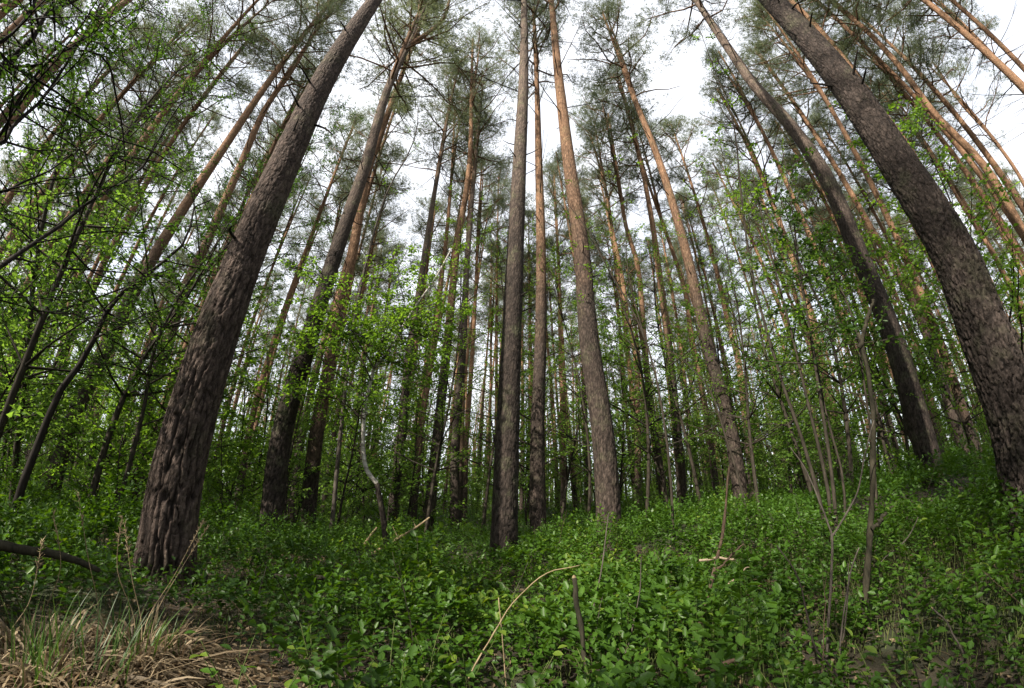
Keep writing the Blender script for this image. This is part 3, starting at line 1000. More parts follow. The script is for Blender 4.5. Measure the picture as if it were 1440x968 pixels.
# ------------------------------------------------------------------ broadleaf saplings
def grow(stems, rg, nb, blen, start=.25, leaf=.05, dens=1.0, up=.55, twigs=5):
    """branches and leaves on given stem polylines (pts, r0, r1); returns wood Geo and leaf arrays"""
    g = Geo()
    LP, LD, LN, LL, LW, LT = [], [], [], [], [], []

    def leaves_along(Q, step, lsize):
        Ls = np.linalg.norm(np.diff(Q, axis=0), axis=1).sum()
        n = max(2, int(Ls / step * dens))
        C = catmull(Q, n + 2)[1:] if len(Q) > 2 else Q[0] + (Q[-1] - Q[0]) * np.linspace(.15, 1.05, n)[:, None]
        T = unit(np.gradient(C, axis=0)) if len(C) > 1 else np.repeat(unit(Q[-1] - Q[0])[None], len(C), 0)
        sd = unit(np.cross(T, [0, 0, 1.0]) + 1e-6) * np.where(np.arange(len(C)) % 2, 1, -1)[:, None]
        m = len(C)
        D = unit(sd * rg.uniform(.4, 1, (m, 1)) + T * .6 + rg.normal(size=(m, 3)) * .35 + np.array([0, 0, -.15]))
        LP.append(C + D * .012)
        LD.append(D)
        LN.append(unit(np.array([0, 0, 1.0]) + rg.normal(size=(m, 3)) * .55))
        sz = lsize * rg.uniform(.6, 1.25, m)
        LL.append(sz)
        LW.append(sz * rg.uniform(.55, .8, m))
        LT.append(np.clip(rg.random(m) * .6 + rg.random() * .4, 0, 1))

    for pts, r0, r1 in stems:
        C = catmull(pts, 16)
        R_ = np.linspace(r0, r1, 16)
        g.tube(C, R_, 7)
        Ls = np.linalg.norm(np.diff(C, axis=0), axis=1).sum()
        for i in range(nb):
            f = start + (1 - start) * (i + rg.random()) / nb
            k = min(15, int(f * 15))
            b0 = C[k]
            a = i * 2.4 + rg.uniform(-.7, .7)
            bl = blen * (1.15 - .75 * (f - start) / (1 - start + 1e-6)) * rg.uniform(.5, 1.15)
            d = unit(np.array([math.cos(a), math.sin(a), up + rg.uniform(-.3, .3)]))
            s = np.linspace(0, 1, 6)[:, None]
            Q = b0 + d * bl * s + np.array([0, 0, .12 - .2 * rg.random()]) * bl * s**2 + np.cumsum(rg.normal(size=(6, 3)) * .03 * bl, 0) * s
            rb = min(R_[k] * .6, .012 + .004 * bl)
            g.tube(Q, np.linspace(rb, .0025, 6), 4)
            for _ in range(twigs):
                t0 = rg.uniform(.25, .95)
                q0 = catmull(Q, 21)[int(t0 * 20)]
                tl = bl * rg.uniform(.18, .42) * (1.2 - .5 * t0)
                td = unit(d + rg.normal(size=3) * .75 + np.array([0, 0, .1]))
                Qt = np.array([q0, q0 + td * tl * .55 + rg.normal(size=3) * .02, q0 + td * tl + np.array([0, 0, -.08 * tl])])
                g.tube(Qt, [.004, .003, .0015], 3)
                leaves_along(Qt, leaf * .55, leaf)
            leaves_along(Q[2:], leaf * .9, leaf)
    return g, [np.concatenate(a) for a in (LP, LD, LN, LL, LW, LT)]


def leafy_tree(name, label, cat, stems, rg, mat, wood, group=None, parts=('trunk', 'crown'), **kw):
    """things whose stems are traced in world space"""
    base = np.array(stems[0][0][0])
    g, lv = grow([(np.asarray(p) - base, a, b) for p, a, b in stems], rg, **kw)
    t = thing(name, label, cat, base, group)
    ob(parts[0], g.mesh(parts[0], M[wood]), t)
    c = ob(parts[1], leaf_mesh(parts[1], M[mat], *lv), t)
    c['kind'] = 'stuff'
    return t


SAP = []
for i in range(11):
    rg = np.random.default_rng(300 + i)
    H = [3.2, 4.2, 5.5, 6.5, 4.8, 7.5, 2.6, 5.8, 8.5, 9.5, 10.0][i]
    z = np.linspace(0, 1, 6)
    P = np.stack([rg.normal() * .10 * H * z**1.5 + .04 * H * np.sin(z * 4 + i), rg.normal() * .10 * H * z**1.5 + .03 * H * np.cos(z * 5 + i) - .03 * H * math.cos(i), z * H], 1)
    P -= P[0]
    st = [(P, .008 + .0045 * H, .004)]
    if i in (1, 4, 6):
        P2 = P * np.array([-1.2, -.8, .85]) + np.array([.08, .05, 0])
        st.append((P2, .007 + .003 * H, .004))
    st = [(np.vstack([[p[0][0], p[0][1], -.15], p[1:]]), a, b) for p, a, b in st]
    g, lv = grow(st, rg, nb=int(16 + H * 3.4), blen=.33 * H**.85 + .2, start=.12 if H < 5 else .2, leaf=.074 if i < 8 else .042 if i < 10 else .055, dens=.95 if i < 8 else 0.85 if i < 10 else .8, twigs=6 if i < 10 else 4)
    SAP.append((g.mesh('trunk', M['twig']), leaf_mesh('crown', M['young_leaf' if i % 3 and i < 8 else 'birch_leaf' if i < 8 or i == 10 else 'oak_leaf'], *lv)))


SAP_LOOK = ['short single-stemmed', 'two-stemmed', 'slender', 'tall dark-leaved', 'spreading two-stemmed', 'tallest light-leaved', 'very low forked dark-leaved', 'upright', 'tall fine-leaved', 'very tall fine-leaved', 'thin airy']


def sapling(x, y, i, rg, label, group, s=None, cat='sapling'):
    label = SAP_LOOK[i] + ' ' + label
    t = thing('sapling', label, cat, (x, y, float(ground_z(x, y))), group)
    k = s or rg.uniform(.8, 1.25)
    t.scale = (k, k, k)
    t.rotation_euler = (0, 0, rg.uniform(0, 6.28))
    ob('trunk', SAP[i][0], t)
    ob('crown', SAP[i][1], t)['kind'] = 'stuff'
    return t


rg = np.random.default_rng(77)
taken = list(occupied[:40])
for i, (x, y) in enumerate(scatter(190, 10, 42, -72, 72, 1.5, 21, power=.9, taken=taken)):
    sapling(x, y, (3, 5, 7, 2, 5, 3, 1, 7, 4, 5)[i % 10], rg, ('sapling between the far pines' if math.hypot(x, y) > 22 else 'sapling between the middle pines'), 'saplings between the far pines', rg.uniform(.8, 1.55))
for i, (x, y) in enumerate(scatter(130, 8.5, 34, -70, 70, .9, 24, power=.8, taken=taken)):
    t = sapling(x, y, (6, 0, 1, 4)[i % 4], rg, 'shrub growing knee to chest high among the pine feet', 'low shrubs among the pine feet', rg.uniform(.3, .62), 'shrub')
    t.name = 'shrub'
for i, (x, y) in enumerate(scatter(12, 6.5, 11, -72, -38, 1.1, 22, taken=taken)):
    sapling(x, y, (6, 0, 1, 4, 2)[i % 5], rg, 'sapling in the shady thicket behind the fallen log', 'saplings in the shady thicket')
for i, (x, y) in enumerate(scatter(5, 9, 13, 36, 70, 1.2, 23, taken=taken)):
    sapling(x, y, (i + 1) % 8, rg, 'sapling on the slope around the nearly black pine', 'saplings on the slope')


# ------------------------------------------------------------------ broadleaf trees read off the photograph
def traced(pts, hd, az=None, foot=True):
    """stem on the upright plane hd metres away, carried down to the ground"""
    f = ray(*pts[0])
    az = math.atan2(f[0], f[1]) if az is None else az
    P = [px(*p, hd=hd, az=az) for p in pts]
    if foot:
        z = float(ground_z(P[0][0], P[0][1])) - .06
        if P[0][2] > z + .12:
            P.insert(0, np.array([P[0][0], P[0][1], z]))
        else:
            P[0][2] = z
    return np.array(P)


rg = np.random.default_rng(5)
# crooked birch: dark foot, white bent stem, leafy crown
b_low = traced([(546, 792), (540, 735), (532, 690), (530, 680)], 6.0)
AZB = math.atan2(ray(546, 792)[0], ray(546, 792)[1])
b_up = np.array([px(*p, hd=6.0, az=AZB) for p in [(530, 680), (517, 664), (511, 634), (511, 604), (516, 559), (522, 535), (526, 518), (541, 502), (560, 470), (585, 430), (610, 395), (635, 350)]])
b_br = [np.array([px(*p, hd=h, az=AZB) for p in pp]) for pp, h in (
    ([(516, 559), (480, 530), (430, 490), (380, 470), (340, 480)], 5.7), ([(522, 535), (500, 490), (470, 450), (440, 420)], 5.8),
    ([(526, 518), (540, 470), (545, 430), (535, 380)], 5.9), ([(541, 502), (500, 470), (460, 480), (420, 500)], 5.5), ([(560, 470), (600, 470), (650, 430)], 6.1),
    ([(513, 590), (470, 560), (430, 555), (400, 560)], 5.6), ([(560, 470), (590, 520), (620, 540)], 6.0), ([(526, 518), (480, 440), (450, 390), (400, 370)], 5.4), ([(541, 502), (570, 440), (560, 380), (580, 340)], 5.8))]
base = b_low[0]
t = thing('birch_tree', 'crooked young birch with bent white stem and dense bright leaves', 'birch tree', base)
ob('trunk', (lambda g: (g.tube(catmull(b_up - base, 40), np.linspace(.034, .012, 40), 9), g.mesh('trunk', M['birch_bark']))[1])(Geo()), t)
ob('trunk_base', (lambda g: (g.tube(catmull(b_low - base, 12), np.linspace(.055, .036, 12), 9), g.mesh('trunk_base', M['bark_dark']))[1])(Geo()), t)
g, lv = grow([(b - base, .012, .004) for b in b_br] + [(b_up[8:] - base, .012, .005)], rg, nb=20, blen=1.0, start=.05, leaf=.056, dens=.8, up=.2, twigs=7)
ob('branches', g.mesh('branches', M['twig']), t)
ob('crown', leaf_mesh('crown', M['birch_leaf'], *lv), t)['kind'] = 'stuff'

# thicket of several stems on the slope
AZT = math.atan2(ray(1165, 760)[0], ray(1165, 760)[1])
for j, (pts, hd, lab) in enumerate([
        ([(1166, 762), (1152, 701), (1125, 609), (1105, 554), (1085, 489), (1060, 400), (1045, 300), (1027, 155), (1007, 105), (982, 37)], 4.6, 'tall thin leaning sapling stem of the thicket, its bare top reaching the sky'),
        ([(1172, 764), (1165, 694), (1145, 604), (1127, 529), (1117, 484), (1095, 400), (1075, 320), (1055, 230)], 4.5, 'brown leaning sapling stem in the middle of the thicket on the slope'),
        ([(1178, 766), (1172, 690), (1160, 600), (1150, 540), (1140, 470), (1125, 390), (1115, 300), (1100, 210)], 4.4, 'leafy sapling stem of the thicket crossing in front of the nearly black pine'),
        ([(1190, 762), (1185, 669), (1162, 584), (1150, 521), (1135, 440), (1120, 350), (1095, 270)], 4.7, 'short leafy sapling stem at the back of the thicket on the slope'),
        ([(1235, 740), (1228, 640), (1215, 540), (1200, 450), (1175, 390), (1150, 340), (1120, 290)], 4.2, 'dark leafy sapling beside the dead snag, with dense dark green crown')]):
    P = traced(pts, hd, AZT)
    leafy_tree('sapling', lab, 'sapling', [(P, .020 if j < 3 else .014, .005)], np.random.default_rng(60 + j), 'birch_leaf' if j < 2 else 'oak_leaf', 'twig', 'saplings of the thicket',
               nb=14 if j < 2 else 24, blen=.55 if j < 2 else .7, start=.42, leaf=.05, dens=.85, up=.35, twigs=4)

# slender saplings with fanned bare twigs in the middle
P = traced([(948, 766), (945, 700), (935, 600), (920, 520), (905, 470), (880, 420), (850, 370), (825, 320), (800, 290), (782, 242)], 5.2)
P2 = np.vstack([P[5], [px(*q, hd=5.2) for q in [(886, 400), (880, 320), (886, 240), (890, 180)]]])
P3 = np.vstack([P[4], [px(*q, hd=5.1) for q in [(870, 465), (830, 420), (790, 345)]]])
leafy_tree('sapling', 'thin dark sapling with fanned almost bare branches between the middle pines', 'sapling', [(P, .020, .004), (P2, .009, .003), (P3, .008, .003)],
           np.random.default_rng(66), 'birch_leaf', 'twig', nb=9, blen=.55, start=.4, leaf=.04, dens=.45, up=.8, twigs=3)
P = traced([(1048, 712), (1035, 660), (1022, 620), (1010, 580), (1000, 552), (975, 520), (940, 492), (905, 478)], 6.6)
P2 = np.vstack([P[-4], [px(*q, hd=6.6) for q in [(1010, 520), (1022, 490), (1026, 460)]]])
leafy_tree('sapling', 'bare forked sapling leaning off the reddish pine', 'sapling', [(P, .024, .005), (P2, .012, .004)], np.random.default_rng(67), 'birch_leaf', 'twig',
           nb=6, blen=.5, start=.5, leaf=.04, dens=.4, up=.6, twigs=2)
# curved slender tree beside the orange pine
P = traced([(465, 760), (480, 600), (500, 440), (520, 350), (548, 262), (575, 215), (586, 185), (588, 150)], 7.5)
leafy_tree('sapling', 'curved slender grey tree beside the pine with the orange upper trunk', 'sapling', [(P, .045, .012)], np.random.default_rng(68), 'birch_leaf', 'grey_twig',
           nb=9, blen=.8, start=.55, leaf=.05, dens=.5, up=.6, twigs=3)
# dark crooked alder in the shade of the thicket
P = traced([(18, 728), (57, 616), (87, 546), (117, 506), (135, 472), (160, 422), (200, 392), (237, 362), (267, 330), (268, 297), (300, 280)], 4.8)
leafy_tree('alder_tree', 'dark crooked alder bending over the shady thicket by the fallen log', 'alder tree', [(P, .042, .008)], np.random.default_rng(69), 'oak_leaf', 'dead_twig',
           nb=16, blen=.8, start=.45, leaf=.055, dens=.7, up=.3, twigs=4)
P = traced([(155, 742), (186, 640), (205, 560), (214, 500), (240, 440), (262, 400), (300, 350), (330, 290)], 6.3)
leafy_tree('alder_tree', 'leafy alder climbing in front of the pine behind the furrowed one', 'alder tree', [(P, .035, .008)], np.random.default_rng(70), 'oak_leaf', 'twig',
           nb=20, blen=.9, start=.3, leaf=.058, dens=.8, up=.3, twigs=4)

# broadleaf tree standing just outside the frame: its dark limbs reach across
ft = np.array([3.3 * math.sin(math.radians(-90)), 3.3 * math.cos(math.radians(-90))])
fz = float(ground_z(ft[0], ft[1]))
trk = np.array([[ft[0], ft[1], fz - .2], [ft[0] + .05, ft[1], fz + 1.5], [ft[0] + .0, ft[1] + .1, fz + 3.2], [ft[0] + .2, ft[1] + .2, fz + 4.2], [ft[0] + .25, ft[1] + .2, fz + 4.6]])
limbs = []
for pts, d, r0 in ([[(0, 205), (20, 175), (55, 145), (105, 72), (137, 22), (150, -6)], 3.5, .017], [[(2, 190), (15, 160), (80, 75), (107, 66), (175, 25), (217, 0)], 3.6, .014],
                   [[(-10, 107), (0, 97), (45, 55), (65, 20), (107, 0), (150, -20)], 3.9, .034],
                   [[(0, 380), (27, 354), (70, 330), (117, 290), (160, 265), (195, 242), (225, 195), (250, 150), (275, 135)], 3.4, .019],
                   [[(0, 272), (35, 255), (67, 242), (105, 215), (150, 190), (185, 165)], 3.7, .012], [[(0, 422), (67, 440), (107, 442), (140, 460), (170, 477)], 3.3, .008],
                   [[(0, 60), (40, 20), (60, -20)], 3.6, .016]):
    Q = [px(*p, dist=d + .25 * k) for k, p in enumerate(pts)]
    i = int(np.argmin(np.linalg.norm(trk - (Q[0] - np.array([0, 0, .5])), axis=1)))
    zz = Q[0][2] - .35
    root = np.array([np.interp(zz, trk[:, 2], trk[:, k]) for k in range(3)])
    limbs.append((np.vstack([root, Q]), r0 * 1.15, r0 * .3))
off = trk[0]
t = thing('broadleaf_tree', 'dark-limbed broadleaf tree whose long bare limbs reach over the thicket', 'broadleaf tree', off)
g = Geo()
g.tube(catmull(trk - off, 20), np.linspace(.085, .04, 20), 10)
ob('trunk', g.mesh('trunk', M['dead_twig']), t)
lvs = []
for j, (Q, a, b) in enumerate(limbs):
    g, lv = grow([(Q - off, a, b)], np.random.default_rng(80 + j), nb=15, blen=.9, start=.3, leaf=.034, dens=.6, up=.3, twigs=5)
    ob('limb', g.mesh('limb', M['dead_twig']), t)
    lvs.append(lv)
for pts in ([(57, 145), (107, 162), (150, 190), (212, 212), (257, 240)], [(110, 71), (140, 77), (152, 90), (162, 130), (172, 180), (177, 240)], [(75, 0), (77, 40), (78, 72)], [(100, 352), (135, 385), (170, 395)]):
    Q = np.array([px(*p, dist=4.0) for p in pts]) - off
    V, q, tr_ = tube(catmull(Q, 14), np.linspace(.010, .005, 14), 5)
    ob('branch', mesh_np('branch', V, [q, tr_], M['dead_twig'], smooth=True), t)
c = ob('crown', leaf_mesh('crown', M['oak_leaf'], *[np.concatenate(a) for a in zip(*lvs)]), t)
c['kind'] = 'stuff'

# taller broadleaf trees that close the view over the thicket
rg = np.random.default_rng(91)
for k, (a, hd, i, s) in enumerate([(-64, 5.6, 8, .95), (-53, 6.6, 9, 1.0), (-45, 7.4, 8, 1.1), (-60, 8.2, 9, 1.1), (33, 9.5, 8, .85), (-41, 7.6, 2, .85), (-36, 9.0, 7, .9), (-30, 8.2, 2, .8), (-24, 9.4, 7, .95), (-15, 9.8, 4, 1.0), (-20, 11, 3, 1.1), (-12, 8.6, 10, .85), (3, 9.6, 10, .9), (11, 9.0, 10, .8), (19, 8.6, 10, .85), (27, 9.4, 10, .9), (-4, 10.5, 10, 1.0), (41, 8.8, 10, .85), (7, 11.5, 5, 1.1), (15, 11, 2, 1.2), (23, 11.5, 5, 1.0), (31, 10.8, 7, 1.15), (38, 11, 5, 1.0), (45, 8.2, 10, .8), (50, 9.6, 7, 1.0), (-1, 12, 7, 1.3), (34, 7.6, 10, .7)]):
    x, y = hd * math.sin(math.radians(a)), hd * math.cos(math.radians(a))
    sapling(x, y, i, rg, 'tree over the shady thicket' if a < -42 else 'tree close behind the forked pine' if a < -10 else 'tree between the middle pines' if a < 30 else 'tree behind the thicket on the slope',
            'taller broadleaf trees', s, 'broadleaf tree')


# unseen broadleaf trees added behind the viewpoint to shade floor and lower trunks
rg = np.random.default_rng(17)
UT = [(-3.0, 2.9, .9), (0.2, 2.4, .9), (-3.4, 7.6, .8)]
cnt = 0
for x, y in scatter(58, 4.0, 13, 108, 262, 1.2, 18, taken=[]):
    ok = True
    for tx, ty, wd_ in UT:
        dx, dy = x - tx, y - ty
        al = (dx * S[0] + dy * S[1]) / math.cos(SUN_EL)
        if 0 < al < 14 and abs(dx * S[1] - dy * S[0]) / math.cos(SUN_EL) < wd_:
            ok = False
    if ok:
        i = (8, 9, 10, 8, 9, 10)[cnt % 6]
        sapling(x, y, i, rg, 'tree added out of view behind the viewpoint for shade', 'understorey behind the viewpoint', rg.uniform(.8, 1.15), 'broadleaf tree')
        cnt += 1

# ------------------------------------------------------------------ woodland too far to count
def far_wood():
    rg = np.random.default_rng(15)
    g = Geo()
    n = 520
    r = rg.uniform(52, 95, n)
    a = np.radians(rg.uniform(-80, 80, n))
    for x, y in zip(r * np.sin(a), r * np.cos(a)):
        H = rg.uniform(18, 23)
        z = float(ground_z(x, y, False))
        g.tube(np.array([[x, y, z - .2], [x + rg.normal() * .3, y, z + H * .5], [x + rg.normal() * .6, y, z + H]]), [.15, .11, .03], 5)
    t = ob('distant_woodland', g.mesh('distant_woodland', M['bark_orange']))
    t['kind'] = 'stuff'
    t['label'] = 'far wood of pines and saplings closing the view'
    for nm, z0, z1, m, s, mat in (('needle_mass', 10, 23, 90000, .28, 'needles'), ('leaf_mass', 0.1, 9, 120000, .30, 'birch_leaf')):
        cc = n if nm == 'needle_mass' else 1500
        if nm == 'needle_mass':
            cx, cy_ = r * np.sin(a), r * np.cos(a)
        else:
            rr, aa = rg.uniform(38, 90, cc), np.radians(rg.uniform(-80, 80, cc))
            cx, cy_ = rr * np.sin(aa), rr * np.cos(aa)
        k = rg.integers(0, cc, m)
        u = rg.normal(size=(m, 3)) * np.array([1.1, 1.1, 0])
        zz = z0 + (z1 - z0) * rg.beta(2.2, 1.6, m) if nm == 'needle_mass' else z0 + (z1 - z0) * rg.beta(1.2, 2.2, m)
        P = np.stack([cx[k], cy_[k], zz], 1) + u
        o = ob(nm, leaf_mesh(nm, M[mat], P, unit(rg.normal(size=(m, 3))), unit(rg.normal(size=(m, 3)) + [0, 0, .6]), s * rg.uniform(.6, 1.3, m), s * rg.uniform(.4, .9, m), rg.random(m), simple=True), t)
        o['kind'] = 'stuff'


far_wood()


# ------------------------------------------------------------------ bilberry ground cover
TUSS = [(195, 905, .78, 'largest dry grass tussock with tall seed stalks beside the thick furrowed pine'),
        (60, 915, .8, 'flattened dry grass tussock at the far edge of the litter patch'),
        (255, 905, .38, 'small arching tuft of dry grass next to the bilberries'),
        (120, 960, .8, 'straw-coloured grass tuft lying in front of the largest tussock'),
        (20, 960, .8, 'dry grass tuft with long green blades at the foot of the litter patch'),
        (1040, 812, .55, 'small straw tuft beside the pale broken sticks')]
TPOS = [on_ground(x, y, .08) for x, y, *_ in TUSS]


def bare(x, y):
    """1 where leaf litter shows between the plants"""
    b = np.zeros(np.shape(x))
    for (tx, ty, tz), (_, _, sc, _) in zip(TPOS, TUSS):
        b = np.maximum(b, np.minimum(1, 1.6 * np.exp(-((x - tx)**2 + (y - ty)**2) / (2 * ((.44 if tx < 0 else .13) * sc)**2))))
    for (tx, ty, tz), (_, _, sc, _) in zip(TPOS, TUSS):
        if tx < -.3:
            for f_ in (.8, .62):
                b = np.maximum(b, np.minimum(1, 1.6 * np.exp(-((x - tx * f_)**2 + (y - ty * f_)**2) / (2 * .30**2))))
    for t_, C_, rad_, hd_, az_, foot_ in HERO[:12]:
        b = np.maximum(b, np.exp(-((x - foot_[0])**2 + (y - foot_[1])**2) / (2 * .13**2)))
    return b


def cover(rmin, rmax, dens, nl, leaf, amax, seed, simple):
    rg = np.random.default_rng(seed)
    area = (rmax**2 - rmin**2) * math.radians(amax)
    n = int(area * dens)
    r = np.sqrt(rg.uniform(rmin**2, rmax**2, n))
    a = np.radians(rg.uniform(-amax, amax, n))
    x, y = r * np.sin(a), r * np.cos(a)
    hum = vnoise(x * 1.3 + 20, y * 1.3, 11) * .6 + vnoise(x * 3.4, y * 3.4 + 9, 12) * .4
    keep = rg.random(n) < np.clip(3.6 * hum - .70, .32, 1) * (1 - bare(x, y))
    x, y, hum = x[keep], y[keep], hum[keep]
    n = len(x)
    z = ground_z(x, y)
    h = (.05 + .80 * hum**1.8) * rg.uniform(.55, 1.1, n)
    tw = .15 * rg.uniform(.6, 1.3, n)
    az = rg.uniform(0, 2 * np.pi, n)
    lean = rg.uniform(.3, 1.3, n)
    d = unit(np.stack([np.cos(az) * lean, np.sin(az) * lean, np.ones(n)], 1))
    b = np.stack([x, y, z + np.maximum(h - tw * .5, .0)], 1)
    side = unit(np.cross(d, [0, 0, 1.0]))
    k = np.tile(np.arange(nl), n)
    rep = lambda q: np.repeat(q, nl, 0)
    m = n * nl
    P = rep(b) + rep(d) * rep(tw)[:, None] * (.1 + .95 * k / (nl - 1))[:, None] + rg.normal(size=(m, 3)) * .006
    sg = np.where(k % 2, 1.0, -1.0)[:, None] * (k < nl - 1)[:, None]
    D = unit(rep(side) * sg * .9 + rep(d) * .55 + rg.normal(size=(m, 3)) * .22)
    Nn = unit(np.array([0, 0, 1.0]) + rep(d) * -.25 + rg.normal(size=(m, 3)) * .32)
    ln = leaf * rg.uniform(.65, 1.25, m) * rep(rg.uniform(.6, 1.3, n) * (.72 + .42 * vnoise(x * .8 + 70, y * .8 + 30, 23)))
    patch = vnoise(x * 1.1 + 5, y * 1.1 + 3, 19)
    tint = np.clip(rep(.15 + .5 * patch + .25 * (rg.random(n) - .3)) + .22 * k / nl + rg.normal(size=m) * .09, 0, 1)
    tri = None
    if not simple:
        w_ = side * .0022
        top = b + d * tw[:, None]
        ft_ = np.stack([x, y, z - .02], 1) + d * np.array([.2, .2, 0]) * tw[:, None] * -1
        tri = (np.stack([ft_ - w_, ft_ + w_, top], 1).reshape(-1, 3), np.arange(n * 3).reshape(-1, 3))
    return (P, D, Nn, ln, ln * rg.uniform(.52, .68, m), tint), tri


near, tri = cover(1.15, 5.0, 385, 8, .046, 105, 41, False)
gc = ob('bilberry_ground_cover', leaf_mesh('bilberry_ground_cover', M['bilberry_leaf'], *near))
gc['kind'] = 'stuff'
gc['label'] = 'low bright green bilberry shrubs covering the forest floor'
ob('stems', mesh_np('stems', tri[0], [tri[1]], M['green_stem']), gc)['kind'] = 'stuff'
mid_, _ = cover(5.0, 11, 180, 7, .05, 84, 42, True)
ob('middle_leaves', leaf_mesh('middle_leaves', M['bilberry_leaf'], *mid_, simple=True), gc)['kind'] = 'stuff'
far_, _ = cover(11, 34, 26, 6, .10, 80, 43, True)
ob('far_leaves', leaf_mesh('far_leaves', M['bilberry_leaf'], *far_, simple=True), gc)['kind'] = 'stuff'


# single bilberry plants in front, leaf by leaf
def leaf_proto(seed):
    rg = np.random.default_rng(seed)
    n = 5
    s = np.linspace(0, 1, n)
    wv = .5 * np.array([.04, .78, 1.0, .72, .02]) * .58
    mid = np.stack([np.zeros(n), s, -.16 * s**2], 1)
    Lf = mid + np.stack([-wv, np.zeros(n), wv * .35], 1)
    Rt = mid + np.stack([wv, np.zeros(n), wv * .35], 1)
    V = np.vstack([mid, Lf, Rt])
    i = np.arange(n - 1)
    f = np.vstack([np.stack([i, i + 1, n + i + 1, n + i], 1), np.stack([i + 1, i, 2 * n + i, 2 * n + i + 1], 1)])
    return mesh_np('leaf', V, [f], M['bilberry_leaf'], np.full(len(V), [.35, .6, .8, .95][seed % 4]), smooth=True)


LEAF = [leaf_proto(i) for i in range(4)]
rg = np.random.default_rng(123)
for (x, y) in [(550, 893), (605, 878), (480, 925), (385, 930), (445, 885), (660, 905), (760, 868), (735, 935), (845, 925), (905, 893), (955, 868), (1030, 895), (1085, 868), (1115, 935), (1182, 862), (1240, 915), (1300, 945), (1392, 880), (1425, 815), (1345, 790), (560, 945), (1270, 875), (640, 840), (330, 905)]:
    q = on_ground(x, y, .33)
    gz = float(ground_z(q[0], q[1]))
    t = thing('bilberry_plant', 'single bilberry plant with large fresh leaves rising above the ground cover', 'bilberry plant', (q[0], q[1], gz), 'bilberry plants rising above the ground cover')
    ht = q[2] - gz
    for _ in range(3):
        az = rg.uniform(0, 6.28)
        tip = np.array([math.cos(az) * .11, math.sin(az) * .11, ht * rg.uniform(.9, 1.12)])
        P = catmull([np.array([math.cos(az) * .01, math.sin(az) * .01, -.03]), tip * np.array([.25, .25, .55]), tip], 8)
        V, qd, tr_ = tube(P, np.linspace(.003, .0014, 8), 5)
        ob('stem', mesh_np('stem', V, [qd, tr_], M['green_stem'], smooth=True), t)
        for k in range(6):
            f = .55 + .45 * k / 5
            p = P[min(7, int(f * 7))] + (P[-1] - P[-2]) * (.5 * (k == 5))
            d = unit(np.array([math.cos(az), math.sin(az), .35]))
            sd = np.array([-math.sin(az), math.cos(az), 0]) * (1 if k % 2 else -1) * (k < 5)
            o = ob('leaf', LEAF[rg.integers(0, 4)], t)
            dv = Vector(unit(sd * .9 + d * .6 + rg.normal(size=3) * .15))
            o.matrix_basis = Matrix.Translation(Vector(p)) @ dv.to_track_quat('Y', 'Z').to_matrix().to_4x4() @ Matrix.Rotation(rg.normal() * .3, 4, 'Y') @ Matrix.Scale(rg.uniform(.032, .05), 4)


# ------------------------------------------------------------------ dry grass tussocks
def blades(n, rg, ln, wd, spread, arch, base_r):
    s = np.linspace(0, 1, 6)
    a = rg.uniform(0, 2 * np.pi, n)
    br = base_r * np.sqrt(rg.random(n))
    b = np.stack([np.cos(a) * br, np.sin(a) * br, np.full(n, -.02)], 1)
    a2 = a + rg.normal(size=n) * .6
    out = np.stack([np.cos(a2), np.sin(a2), np.zeros(n)], 1)
    L_ = ln * rg.uniform(.5, 1.2, n)
    sp = spread * rg.uniform(.2, 1.3, n)
    ar = arch * rg.uniform(.3, 1.5, n)
    x = (L_ * sp)[:, None] * s[None]**1.4
    z = L_[:, None] * (s[None] * (1.0 - .3 * sp[:, None]) - ar[:, None] * s[None]**2.6)
    z = np.maximum(z, .012)
    C = b[:, None] + out[:, None] * x[..., None] + np.array([0, 0, 1.0]) * z[..., None]
    sd = np.stack([-np.sin(a2), np.cos(a2), rg.normal(size=n) * .4], 1)
    w_ = wd * rg.uniform(.6, 1.3, n)[:, None] * np.array([.8, 1, 1, .85, .55, .08])[None]
    V = np.stack([C - sd[:, None] * w_[..., None], C + sd[:, None] * w_[..., None]], 2).reshape(-1, 3)
    i = np.arange(5)
    q = np.stack([i * 2, i * 2 + 1, i * 2 + 3, i * 2 + 2], 1)
    f = (np.arange(n) * 12)[:, None, None] + q[None]
    return V, f.reshape(-1, 4), np.repeat(np.clip(rg.random(n) * .9, 0, 1), 12)


